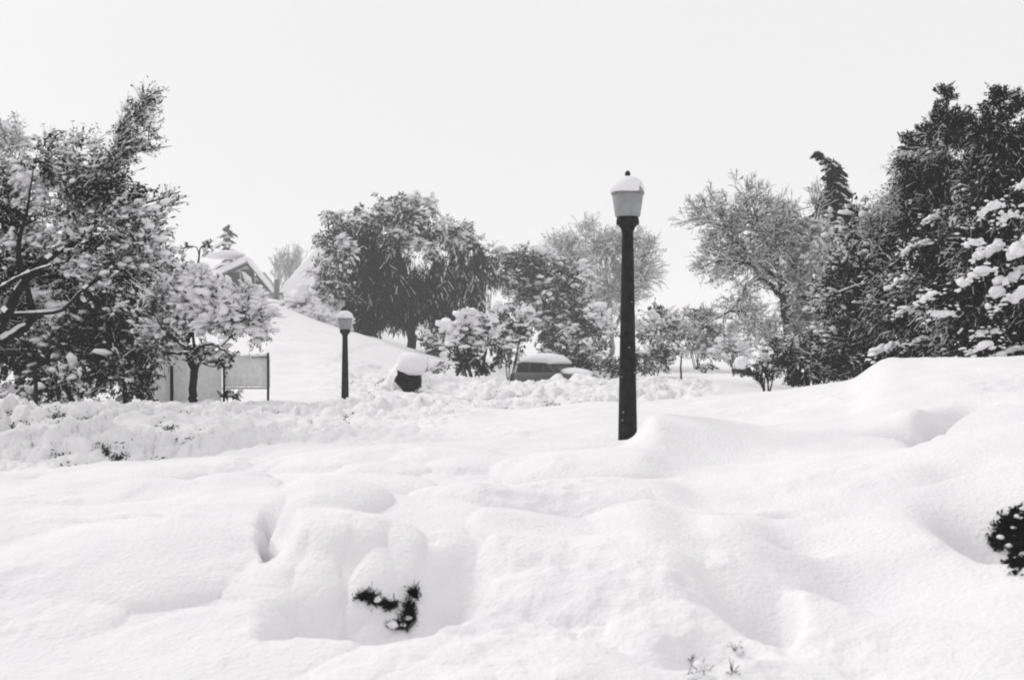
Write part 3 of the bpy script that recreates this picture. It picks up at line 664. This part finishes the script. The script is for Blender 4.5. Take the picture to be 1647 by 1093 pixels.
bare('frosted_tree', 'tall frosted bare tree directly behind the near lamp post', 985, 74, 595,
     [([(985, 600, 0, 5), (982, 520, 0, 4), (975, 450, 0, 3)], (-.3, 1)), ([(984, 540, 0, 3), (1010, 480, .5, 2.5), (1020, 440, .5, 2)], (.3, 1)), ([(982, 520, 0, 3), (950, 470, 0, 2.5), (930, 430, 0, 2)], (-.5, 1))],
     depth=4, L=1.5, r=.08, kids=(3, 4), ang=.5, wood='rimewood_haze', extra=[((960, 400, 55, 42, 66), rim), ((1025, 430, 38, 52, 60), rim), ((985, 470, 60, 46, 80), rim), ((910, 400, 34, 24, 26), rim), ((1010, 385, 30, 24, 20), rim)])
bush('snowy_shrub', 'rounded shrub with snow ridges between the parked car and near lamp', 945, 535, 42, 32, 56, 70, leafm='mid', leaf=34, ns=8, big=.6, bigs=.3, ls=.1, ss=.1, rc=.26)
bush('dark_hedge', 'low dark hedge beside the parked car, left of the near lamp post', 930, 582, 52, 24, 52, 80, leaf=50, ns=3, big=.12, bigs=.22, ls=.08, ss=.07, rc=.22, extra=[(985, 590, 24, 16, 22)])
bush('dark_hedge', 'low dark hedge immediately right of the near lamp post', 1050, 578, 40, 22, 54, 60, leaf=44, ns=4, big=.2, bigs=.2, ls=.08, ss=.07, rc=.22)
bush('snowy_shrub', 'snow-speckled shrub halfway up behind the hedge right of the lamp post', 1062, 530, 36, 30, 62, 60, leafm='mid', leaf=26, ns=9, big=.4, bigs=.26, ls=.1, ss=.1, rc=.28)
bush('arching_shrub', 'pale arching shrub between the near lamp post and fine-branched tree', 1120, 535, 42, 36, 64, 70, leafm='mid', leaf=26, ns=8, big=.35, bigs=.26, ls=.11, ss=.1, rc=.3, extra=[(1140, 560, 30, 20, 26)])
T = Tree('sapling', 'tiny slim sapling in the snow right of the near lamp post', 'tree', 1096, 50)
T.limb([(1096, 616, 0, 1.8), (1095, 590, 0, 1.4), (1097, 565, 0, .9)], .4)
T.blob(1095, 566, 20, 14, 16, leaf=16, ls=.06, ns=8, ss=.06, rc=.13, big=.3, bigs=.15)
T.done('mid')
bush('low_shrub', 'small low shrub on the snow beyond the sapling', 1133, 591, 16, 6, 58, 12, leaf=30, ns=3, big=.2, bigs=.16, ls=.07, ss=.06, rc=.12)
T = Tree('capped_shrub', 'small dark shrub under a rounded snow cone beside the street', 'bush', 1194, 50)
T.blob(1194, 597, 13, 7, 34, leaf=50, ls=.05, ns=0, rc=.09, big=0)
blobs(T.snow, np.array([P(1194, 587, 50)]), np.array([[.40, .36, .36]]), 3, .15); T.done('dark')
bush('pale_shrub', 'pale snow-laden shrub behind the small capped shrub', 1180, 560, 30, 26, 60, 40, leafm='rime_haze', leaf=18, ns=12, big=.7, bigs=.28, ls=.09, ss=.1, rc=.24)

# --- fine-branched tree right of centre
fin = dict(leaf=12, ls=.055, ns=6, ss=.035, rc=.22, big=.05, bigs=.12, twigs=9)
fin2 = dict(leaf=30, ls=.06, ns=9, ss=.05, rc=.26, big=.1, bigs=.14, twigs=7)
bare('fine_branched_tree', 'fine-branched tree with slim dark trunk and lacy frosted crown', 1270, 34, 590,
     [([(1274, 622, 0, 8), (1270, 570, 0, 6.5), (1264, 520, 0, 6), (1258, 470, 0, 5), (1255, 445, 0, 4)], (-.2, 1)),
      ([(1258, 480, 0, 4), (1230, 450, 0, 3.4), (1205, 455, 0, 2.6), (1185, 490, 0, 1.8)], (-.5, -.4)),
      ([(1256, 455, 0, 3.6), (1220, 420, 0, 3), (1185, 390, 0, 2.2), (1160, 370, 0, 1.6)], (-1, .6)),
      ([(1258, 460, 0, 3.6), (1280, 420, .2, 3), (1300, 385, .2, 2)], (.4, .8)),
      ([(1255, 446, 0, 3.6), (1245, 410, .2, 3), (1225, 370, .2, 2)], (-.3, .9)),
      ([(1264, 520, 0, 2.6), (1290, 480, .2, 2.2), (1310, 450, .2, 1.6)], (.4, .8))],
     depth=4, L=1.0, r=.035, kids=(4, 5), ang=.6, upw=.1, cover=.8, minr=.006,
     extra=[((1165, 365, 48, 40, 50), fin), ((1150, 420, 42, 34, 36), fin), ((1215, 350, 48, 36, 50), fin), ((1200, 420, 50, 50, 64), fin), ((1255, 370, 40, 48, 50), fin), ((1200, 500, 44, 44, 44), fin), ((1235, 550, 40, 36, 30), fin),
            ((1290, 450, 42, 60, 80), fin2), ((1300, 520, 36, 50, 60), fin2), ((1305, 390, 34, 34, 40), fin2)], leafm='rime_haze', wood='twig')
conifer('spire_conifer', 'narrow dark conifer spire with its tip bent over to the left', 1340, 40, 246, lambda f: 7+42*min(1, f*2.6)**.8, 230, bend=-22, snow=.5, ls=.085, nl=120, lean=-3, bsz=1.1, droopy=.6, rag=.05)

# --- dark thicket, right of the fine tree
bush('dark_thicket', 'black thicket of upright stems at the foot of the fine-branched tree', 1300, 578, 60, 36, 27, 110, leaf=50, ns=2.5, big=.15, bigs=.12, ls=.05, ss=.04, rc=.16, stems=16)
bush('dark_bush', 'small dark bush poking out left of the fine-branched tree trunk', 1232, 592, 24, 20, 29, 30, leaf=44, ns=5, big=.35, bigs=.12, ls=.05, ss=.045, rc=.12)
T = Tree('dark_tree', 'dark broad tree with sagging limbs between the thicket and big conifers', 'tree', 1400, 24)
T.limb([(1400, 640, 0, 8), (1395, 560, 0, 7), (1385, 480, 0, 5), (1380, 400, 0, 3)], .2)
T.limb([(1385, 480, 0, 4), (1355, 440, 0, 3), (1335, 420, 0, 2)], .8)
T.limb([(1322, 480, -.5, 1.5), (1370, 462, -.5, 2.5), (1420, 462, -.5, 3), (1460, 480, -.5, 3)], .9)
for a, ns, bg in [((1395, 430, 55, 40, 70), 4, .25), ((1350, 470, 45, 45, 56), 3, .15), ((1420, 500, 60, 50, 90), 2.5, .15), ((1360, 550, 50, 40, 60), 2.5, .15), ((1440, 560, 60, 30, 60), 2, .1), ((1400, 370, 45, 34, 44), 6, .25)]:
    T.blob(*a, leaf=48, ls=.06, ns=ns, ss=.045, rc=.2, big=bg, bigs=.13)
T.done('dark')
broad('hazy_tree', 'grey frosted tree crown in front of the conifer tops at right', 1470, 22, 600,
      [[(1470, 640, 0, 6), (1468, 500, 0, 4.5), (1465, 380, 0, 3), (1470, 300, 0, 1.5)]],
      [(1478, 285, 36, 34, 40, 12, .02), (1450, 330, 40, 36, 40, 12, .05), (1490, 340, 36, 40, 36, 12, .05), (1410, 370, 36, 28, 24, 10, .1)], leaf=34, ls=.032, ss=.022, rc=.2, bigs=.08, twigs=8, sweep=(-.2, 0, .5))

# --- big near conifers at the right edge
def pads(T, spots, Y):
    """long sagging pads of snow on the boughs"""
    for (px, v, ln, h) in spots:
        tilt = R.uniform(.15, .65); ln = ln*R.uniform(.6, 1.15); c = P(px, v, Y) + [0, R.normal(0, .25), 0]; m = 15; t = np.linspace(-1, 1, m)[:, None]; d = np.array([1, 0, tilt]); L = ln*T.px
        p = c + d*t*L*.5 + R.normal(0, .5, (m, 3))*L*.3*[.4, 1, .28] + [0, 0, 1]*(-.16*L*t**2)
        z = np.array([[.13*L, .11*L+.02, h*T.px*.62]])*(1-.5*t**2)*R.lognormal(0, .35, (m, 1))*R.uniform(.7, 1.3, (m, 3)); blobs(T.snow, p, z, 2, .22, np.tile(d, (m, 1))+R.normal(0, .3, (m, 3)))
        mm = 26; tt = R.uniform(-1.3, 1.3, (mm, 1)); p = c + d*tt*L*.5 + R.normal(0, 1, (mm, 3))*[.05, .15, .07]; blobs(T.snow, p, .022*R.uniform(.4, 1.6, (mm, 1))*np.array([[1.5, 1, .8]]), 1)
def bigcon(label, px, Y, limbs, masses, padl, py, tufts):
    T = Tree('big_conifer', label, 'conifer', px, Y)
    for q in limbs: T.limb(q, .3)
    for a, ns, bg in masses:
        T.blob(*a, leaf=88, ls=.045, rc=.20, ns=ns*1.5, ss=.026, big=bg, bigs=.07, vary=1.0, twigs=8, sweep=(-.5, -.3, -.25), droop=.5)
    for a in tufts: T.blob(*a, leaf=70, ls=.035, rc=.10, ns=1.2, ss=.02, big=.03, bigs=.06, twigs=6, sweep=(0, 0, .5), droop=-.2)
    pads(T, padl, py); return T.done('dark')
bigcon('tall dark conifer with ragged tufted top behind the grey frosted tree', 1530, 20.5,
    [[(1540, 640, 0, 10), (1535, 500, 0, 8), (1530, 350, 0, 6), (1522, 220, 0, 3), (1522, 160, 0, 1.2)], [(1530, 330, 0, 3), (1490, 300, 0, 2), (1460, 320, 0, 1.4)], [(1533, 420, 0, 4), (1480, 400, 0, 3), (1430, 430, 0, 2)]],
    [((1525, 230, 36, 34, 26), 1.5, .1), ((1500, 285, 46, 40, 40), 3, .1), ((1550, 300, 46, 50, 44), 2, .1), ((1510, 380, 60, 50, 64), 2, .1), ((1480, 460, 80, 50, 90), 1.5, .1), ((1520, 540, 110, 44, 110), 1, .05), ((1440, 520, 60, 50, 60), 1.2, .05), ((1570, 450, 50, 80, 60), 1.5, .05)],
    [(1470, 395, 60, 5), (1440, 452, 50, 5), (1500, 350, 40, 6), (1455, 500, 46, 4), (1480, 545, 50, 4), (1425, 560, 40, 4), (1545, 352, 26, 10)], 19.6,
    [(1523, 152, 8, 9, 9), (1516, 186, 14, 14, 16), (1490, 210, 16, 10, 12), (1545, 190, 12, 10, 9), (1472, 235, 14, 9, 9), (1545, 235, 14, 14, 10), (1462, 225, 5, 4, 3)])
bigcon('tall dark conifer with long slanting snow pads cut by the right frame edge', 1625, 17.5,
    [[(1630, 660, 0, 14), (1625, 500, 0, 11), (1620, 350, 0, 8), (1612, 220, 0, 4), (1608, 165, 0, 1.5)], [(1622, 380, 0, 4), (1580, 390, -.3, 3), (1545, 430, -.4, 2)], [(1625, 470, 0, 5), (1570, 490, -.4, 4), (1520, 540, -.5, 2)]],
    [((1612, 240, 38, 40, 34), 2, .1), ((1650, 300, 50, 60, 44), 2, .1), ((1590, 320, 50, 44, 46), 1.5, .1), ((1600, 410, 70, 50, 80), 1.5, .1), ((1640, 500, 80, 60, 90), 1, .05), ((1560, 500, 70, 50, 76), 1, .05), ((1580, 565, 90, 26, 60), .6, .05), ((1700, 420, 60, 160, 90), 1, .05)],
    [(1612, 352, 44, 12), (1598, 400, 60, 9), (1560, 445, 60, 9), (1625, 445, 64, 11), (1610, 480, 50, 8), (1500, 475, 50, 7), (1545, 395, 40, 7), (1520, 505, 40, 6), (1590, 535, 44, 6), (1635, 560, 50, 7), (1640, 300, 40, 8), (1575, 340, 30, 9), (1560, 560, 40, 5), (1640, 395, 40, 14)], 16.6,
    [(1608, 160, 9, 12, 12), (1635, 170, 8, 14, 10), (1600, 190, 20, 12, 16), (1580, 205, 14, 12, 10), (1575, 240, 14, 16, 12), (1640, 220, 20, 20, 18), (1560, 275, 12, 12, 9)])
conifer('big_conifer', 'conifer mostly outside the right frame edge', 1760, 18.5, 60, lambda f: 20+130*f**.7, 200, snow=.5, ls=.055, nl=110, bsz=.8, sn=1.3, rag=.15)

# --- parked car
def car():
    Y = 50.; o = on(872, Y); c = empty('parked_car', (o[0], Y, .12)); tag(c, 'dark sedan buried in plowed snow with a thick white roof cap', 'car')
    yaw = math.radians(-38); cs, sn = math.cos(yaw), math.sin(yaw); ofs = np.array([0.30, 0, 0])
    def W_(p):
        p = np.atleast_2d(np.asarray(p, float)); return np.stack([o[0]+p[:, 0]*cs-p[:, 1]*sn, Y+p[:, 0]*sn+p[:, 1]*cs, .12+p[:, 2]], 1)+ofs
    def sect(prof, ws, name, m, sm=True, par=None):       # side profile swept across the width with rounded flanks
        mb = MB(); prof = np.asarray(prof, float); n = len(prof); rows = []
        for (y, k) in ws:
            cx = prof[:, 0].mean(); cz = prof[:, 1].mean(); q = np.stack([cx+(prof[:, 0]-cx)*k, np.full(n, y), cz+(prof[:, 1]-cz)*k], 1); rows.append(W_(q))
        V = np.concatenate(rows); K = len(ws)
        f = [(k*n+i, k*n+(i+1) % n, (k+1)*n+(i+1) % n, (k+1)*n+i) for k in range(K-1) for i in range(n)]
        b0 = mb.n; mb.add(V, f); mb.ng.append([b0+i for i in range(n)][::-1]); mb.ng.append([b0+(K-1)*n+i for i in range(n)]); return mb.build(name, m, par or c, sm)
    body = [(-1.5, .35), (-1.56, .7), (-1.5, .88), (-1.3, .93), (1.0, .95), (1.6, .88), (1.95, .75), (2.0, .4), (1.5, .3), (-1.2, .3)]
    sect(body, [(-.86, .94), (-.82, 1), (.82, 1), (.86, .94)], 'body', M['carpaint'])
    cab = [(-1.32, .92), (-1.2, 1.32), (-.95, 1.40), (.2, 1.41), (.45, 1.34), (.95, .94)]
    sect(cab, [(-.74, .97), (-.68, 1), (.68, 1), (.74, .97)], 'cabin', M['carpaint'])
    for sy in (-1, 1):
        for q in ([(-1.22, .97), (-1.1, 1.27), (-.55, 1.31), (-.55, .97)], [(-.47, .97), (-.47, 1.31), (.2, 1.31), (.2, .97)], [(.27, .97), (.27, 1.3), (.38, 1.27), (.78, .97)]):
            mb = MB(); v = W_([(x, sy*.755, z) for x, z in q]+[(x, sy*.735, z) for x, z in q]); mb.poly(v, [(0,1,2,3), (7,6,5,4), (0,4,5,1), (1,5,6,2), (2,6,7,3), (3,7,4,0)]); mb.build('side_window', M['pane'], c, False)
    for (a, b, nm) in (((.50, 1.33), (1.03, .99), 'windscreen'), ((-1.31, .97), (-1.21, 1.30), 'rear_window')):
        mb = MB(); e = .015 if a[0] > 0 else -.015
        v = W_([(a[0]+e, -.6, a[1]), (a[0]+e, .6, a[1]), (b[0]+e, .66, b[1]), (b[0]+e, -.66, b[1])] + [(a[0]-e, -.6, a[1]), (a[0]-e, .6, a[1]), (b[0]-e, .66, b[1]), (b[0]-e, -.66, b[1])])
        mb.poly(v, [(0,1,2,3), (7,6,5,4), (0,4,5,1), (1,5,6,2), (2,6,7,3), (3,7,4,0)]); mb.build(nm, M['pane'], c, False)
    for x in (-.85, 1.3):
        for sy in (-1, 1):
            mb = MB(); tube(mb, W_([(x, sy*.62, .32), (x, sy*.66, .32), (x, sy*.82, .32), (x, sy*.84, .32)]), [.28, .33, .33, .28], 18); w = mb.build('wheel', M['rubber'], c)
            mb = MB(); tube(mb, W_([(x, sy*.835, .32), (x, sy*.85, .32)]), [.18, .15], 14); r = mb.build('rim', M['tin'], None); r.parent = w; r.data.transform(__import__('mathutils').Matrix.Translation(-Vector(c.location)))
    for (x, nm) in ((2.04, 'front_bumper'), (-1.6, 'rear_bumper')):
        mb = MB(); tube(mb, W_([(x-.05*np.sign(x), -.85, .48), (x, -.6, .48), (x, .6, .48), (x-.05*np.sign(x), .85, .48)]), [.06]*4, 8); mb.build(nm, M['tin'], c)
    for sy in (-1, 1):
        mb = MB(); tube(mb, W_([(1.9, sy*.62, .7), (2.0, sy*.62, .7)]), [.1, .09], 12); mb.build('headlight', M['glass'], c)
    s = MB()
    sec = np.array([(-1.40, 1.22), (-1.38, 1.38), (-1.2, 1.56), (-.7, 1.70), (-.1, 1.76), (.35, 1.70), (.66, 1.46), (.62, 1.30), (.4, 1.36), (-.9, 1.40), (-1.25, 1.30)])
    mbn = []
    K = 15
    for i in range(K):
        y = -0.82+1.64*i/(K-1); e = math.sqrt(max(0, 1-(abs(y)/.84)**4)); q = sec.copy()
        q[:7, 1] = 1.3+(q[:7, 1]-1.3)*(.35+.65*e) + R.normal(0, .012, 7)
        mbn.append(W_(np.stack([q[:, 0], np.full(len(q), y), q[:, 1]], 1)))
    n = len(sec); V = np.concatenate(mbn); b0 = s.n
    s.add(V, [(k*n+i, k*n+(i+1) % n, (k+1)*n+(i+1) % n, (k+1)*n+i) for k in range(K-1) for i in range(n)]); s.ng.append(list(range(b0, b0+n))[::-1]); s.ng.append([b0+(K-1)*n+i for i in range(n)])
    s.build('snow_cover', M['treesnow'], c)
    for p_, z_ in (((1.42, 0, .91), (.52, .74, .2)),):
        s = MB(); blobs(s, W_([p_]), np.array([z_]), 3, .12); s.build('snow_cover', M['treesnow'], c)

car()

# --- street lamps
def lamp(label, px, Y, vtop, vcol, vbase, k, group, noise=True):
    """vtop finial top, vcol underside of the dark collar, k metres per unit of the near lamp's photo pixels"""
    p = Y/F; b = on(px, Y); L = empty('street_lamp', (b[0], Y, b[2])); tag(L, label, 'street lamp', group)
    X = b[0]; zc = P(px, vcol, Y)[2]
    def lathe(prof, name, m, par=None, n=28, wob=0, dx=0, oc=None):
        mb = MB(); a = np.arange(n)*2*math.pi/n; rows = []
        for (r, z) in prof:
            rr = r*k*(1+wob*np.sin(a*2+1)+wob*np.sin(a*5+z)) ; rows.append(np.stack([X+dx*k+rr*np.cos(a), Y+rr*np.sin(a), np.full(n, zc+z*k)+(wob*6*k*np.sin(a*3+r*.2) if oc and r > oc else 0)], 1))
        mb.add(np.concatenate(rows), [(i*n+j, i*n+(j+1) % n, (i+1)*n+(j+1) % n, (i+1)*n+j) for i in range(len(prof)-1) for j in range(n)])
        mb.ng.append(list(range(n))[::-1]); mb.ng.append([(len(prof)-1)*n+j for j in range(n)])
        return mb.build(name, m, par or L)
    hb = (zc - b[2])/k + 30
    r1, r0 = 9.2, 15.5
    # fluted shaft
    n = 48; a = np.arange(n)*2*math.pi/n; fl = 1-.075*np.abs(np.sin(a*6)); mb = MB(); hs = [0, 8, 30, 90, 170, 240, 300, hb]; rows = []
    for h in hs:
        r = np.interp(h, [0, 30, 270, 330, hb], [r1, r1+.6, r0-1.2, r0, r0+.2])*k; rows.append(np.stack([X+r*fl*np.cos(a), Y+r*fl*np.sin(a), np.full(n, zc-h*k)], 1))
    mb.add(np.concatenate(rows), [(i*n+j, i*n+(j+1) % n, (i+1)*n+(j+1) % n, (i+1)*n+j) for i in range(len(hs)-1) for j in range(n)])
    mb.build('pole', M['iron'], L)
    if Y < 20:
        q_ = [(.5, 112), (-.9, 232), (.9, 225), (-.7, 301), (.1, 185), (-.6, 288)]
        for a_, h_ in q_:
            mb = MB(); an = -math.pi/2 + a_; r_ = np.interp(h_, [0, 30, 270, 330], [r1, r1+.6, r0-1.2, r0])*k*.97
            blobs(mb, np.array([[X+r_*math.cos(an), Y+r_*math.sin(an), zc-h_*k]]), np.array([[.010, .004, .008]])*R.uniform(.5, 1.2), 2); mb.build('stuck_snow', M['treesnow'], L)
    lathe([(9.4, -1), (9.8, 2), (11.5, 7), (15, 11.5), (18, 13), (18.6, 17), (18, 21), (17, 25), (12, 26)], 'collar', M['iron'])
    lathe([(10, 24), (19.5, 25.5), (20.4, 28), (22.2, 40), (24.2, 54), (25, 60), (24, 62), (4, 63)], 'globe', M['glass'])
    lathe([(26.5, 61), (26.8, 63), (24, 70), (17, 78), (8, 84), (3, 87)], 'lamp_roof', M['tin'], n=32)
    lathe([(3, 86), (3.8, 88), (5.2, 89.5), (4.2, 91.5), (4.6, 94), (3.6, 97.5), (1.2, 99.5), (.3, 100)], 'finial', M['iron'], n=16)
    # snow on the lamp roof, slid off at the right front
    s = MB(); c0 = np.array([X, Y, zc+66*k]); bv, bf = ICO[3]; v = bv.copy()
    rad = 28.5*(1+.03*np.sin(v[:, 0]*5+1)+.03*np.sin(v[:, 1]*4)); top = 25
    a = np.arctan2(v[:, 1], v[:, 0]); cut = np.clip(1-np.abs((a+.45))/.5, 0, 1)
    rr = rad*(1-.30*cut*(v[:, 2] < .45)*(Y < 20))
    low = -4.5-2*np.sin(a*3+.5)
    w = np.stack([v[:, 0]*rr, v[:, 1]*rr, np.where(v[:, 2] > 0, np.maximum(v[:, 2], 0)**.85*top, np.maximum(v[:, 2]*6, low))], 1)*k + c0
    s.add(w, bf); s.build('snow_cover', M['treesnow'], L)
lamp('tall near iron street lamp with fluted dark post sunk in snow at centre', 1009.5, 11.0, 275, 374, 715, 11.0/F, 'iron street lamps with snow on their heads')
lamp('short far iron street lamp on the white slope beyond the snow bank', 555, 25.5, 492, 541, 640, 25.5/F*.46, 'iron street lamps with snow on their heads')

# --- shrubs swallowed by the foreground snow: only gaps show; the right-edge leaves stand in for shade
def hit(px, v, y0=3.8, y1=60):
    y = np.geomspace(y0, y1, 2500); x = (px-U0)/F*y; z = ZC-(v-VH)/F*y; gz = ground(x, y)+detail(x, y)
    i = np.argmax(gz >= z); return np.array([x[i], y[i], z[i]])
def buried(label, spots, name='buried_shrub', ls=.014, leaves=16, snowy=.04):
    c0 = hit(spots[0][0], spots[0][1]); r = empty(name, c0); tag(r, label, 'shrub'); lf = MB(); wd = MB(); sn = MB()
    for (px, v, rx, rz, n) in spots:
        for i in range(n):
            a, b = R.normal(0, .45, 2); p = hit(px+a*rx, v+b*rz)
            k = leaves; o = R.normal(0, 1, (k, 3))*[.014, .010, .010]
            A = norm(R.normal(0, 1, (k, 3)))*ls*R.uniform(.6, 1.5, (k, 1)); B = norm(np.cross(A, R.normal(0, 1, (k, 3))))*ls*.5
            quads(lf, p+o, A, B)
            e = p+R.normal(0, .02, (3, 3))+[0, -.01, .012]; prisms(wd, np.tile(p-[0, -.02, .01], (3, 1)), e, .0022, .0012)
            if R.random() < snowy: blobs(sn, p+R.normal(0, .015, 3)+[0, -.005, .012], np.array([[.02, .018, .014]])*R.uniform(.6, 1.4), 2)
    wd.build('stems', M['bark'], r); lf.build('leaves', M['dark'], r, False)
    if sn.n: sn.build('snow_cover', M['treesnow'], r)
buried('dark leaves of a buried shrub showing in the foreground snow hollow', [(592, 960, 12, 2.5, 44), (608, 967, 14, 2.5, 44), (626, 973, 8, 3, 36), (664, 956, 3.5, 8, 34), (658, 976, 3, 9, 30), (655, 994, 6, 5, 50), (640, 1006, 14, 2, 40)], ls=.009)
buried('twiggy shrub tips showing through foreground snow at the bottom', [(1112, 1062, 3, 5, 3), (1186, 1045, 3, 8, 4), (1125, 1085, 14, 6, 6), (1180, 1082, 5, 6, 3)], ls=.005, leaves=5, snowy=.3)
buried('dark shrub leaves added as the shadow of a deep snow gap at the lower right frame edge', [(1628, 855, 22, 22, 220), (1640, 895, 14, 20, 220), (1605, 872, 8, 12, 60), (1655, 860, 24, 50, 300), (1640, 830, 12, 12, 90)], ls=.015)  # dense dark leaves fill the hollow in place of its soft shadow
# leaf litter and twig tips poking out of the plough banks
lf = MB(); N = 160000; px_ = R.uniform(-150, 1080, N); y_ = R.uniform(12, 36, N); x_ = (px_-U0)/F*y_; gz = detail(x_, y_); 
nb_ = (detail(x_+.3, y_)+detail(x_-.3, y_)+detail(x_, y_+.35)+detail(x_, y_-.35))/4 - gz
ok = (nb_ > .05) & (((y_ < 21.5) & (px_ < 560)) | ((y_ > 24) & (px_ > 560))) & (vnoise(x_*.7, y_*.6, 33) > .45)
c_ = np.stack([x_[ok], y_[ok], (ground(x_, y_)+gz)[ok]], 1); c_ = np.repeat(c_, 5, 0); c_ = c_+R.normal(0, 1, c_.shape)*[.06, .05, .03]
A = norm(R.normal(0, 1, c_.shape))*.022*R.uniform(.6, 1.8, (len(c_), 1)); B = norm(np.cross(A, R.normal(0, 1, c_.shape)))*.010
quads(lf, c_, A, B); print('litter', len(c_)); tag(lf.build('ground_cover', M['mid'], None, False), 'small twig tips poking out between the clods of the snow banks', 'ground cover', kind='stuff')

# ------------------------------------------------------------------ haze, sky, sun, camera
HAZE = 0.0015
if HAZE:
    hz = MB(); hz.box((-900, -60, -1.5), (900, 1000, 60)); ho = hz.build('haze', bpy.data.materials.new('haze'), None, False)
    hm = ho.data.materials[0]; hm.use_nodes = True; nt = hm.node_tree; nt.nodes.clear()
    out = nt.nodes.new('ShaderNodeOutputMaterial'); pv = nt.nodes.new('ShaderNodeVolumePrincipled')
    pv.inputs['Color'].default_value = (.98, .98, .98, 1); pv.inputs['Density'].default_value = HAZE
    nt.links.new(pv.outputs['Volume'], out.inputs['Volume']); tag(ho, 'thin pale snowy air over the whole street', 'haze', kind='stuff')

w = bpy.data.worlds.new('World'); bpy.context.scene.world = w; w.use_nodes = True; nt = w.node_tree
bg = nt.nodes['Background']; sk = nt.nodes.new('ShaderNodeTexSky'); sk.sky_type = 'NISHITA'; sk.sun_disc = False
EL, AZ = math.radians(38), math.radians(-48)
sk.sun_elevation = EL; sk.sun_rotation = AZ; sk.dust_density = 4; sk.air_density = 1.5
hs = nt.nodes.new('ShaderNodeHueSaturation'); hs.inputs['Saturation'].default_value = 0.0
mx = nt.nodes.new('ShaderNodeMix'); mx.data_type = 'RGBA'; mx.inputs['Factor'].default_value = .93
nt.links.new(sk.outputs[0], hs.inputs['Color']); nt.links.new(hs.outputs[0], mx.inputs['A']); mx.inputs['B'].default_value = (6.9, 6.82, 6.9, 1)
nt.links.new(mx.outputs['Result'], bg.inputs['Color']); bg.inputs['Strength'].default_value = 0.1

sd = bpy.data.lights.new('sun', 'SUN'); sd.energy = 1.25; sd.angle = math.radians(18); sd.color = (1, .985, .97)
so = bpy.data.objects.new('sun', sd); C.objects.link(so)
dirv = Vector((math.sin(AZ)*math.cos(EL), math.cos(AZ)*math.cos(EL), math.sin(EL)))
so.rotation_euler = dirv.to_track_quat('Z', 'Y').to_euler(); so.location = (0, 0, 50)

cd = bpy.data.cameras.new('camera'); cam = bpy.data.objects.new('camera', cd); C.objects.link(cam); bpy.context.scene.camera = cam
cam.location = (0, 0, ZC); cam.rotation_euler = (math.radians(90), 0, 0)
cd.sensor_width = 36; cd.lens = 36*F/1647; cd.shift_y = (VH-546.5)/1647; cd.clip_end = 3000; cd.clip_start = .05
cd.dof.use_dof = True; cd.dof.focus_distance = 26; cd.dof.aperture_fstop = 4.0
sc = bpy.context.scene
sc.render.engine = 'CYCLES'; sc.cycles.max_bounces = 10; sc.cycles.diffuse_bounces = 6; sc.cycles.volume_bounces = 2
sc.cycles.filter_width = 2.0
sc.render.resolution_x = 1024; sc.render.resolution_y = 679
vs = sc.view_settings; vs.view_transform = 'Standard'; vs.look = 'None'; vs.gamma = 1; vs.exposure = 0.34
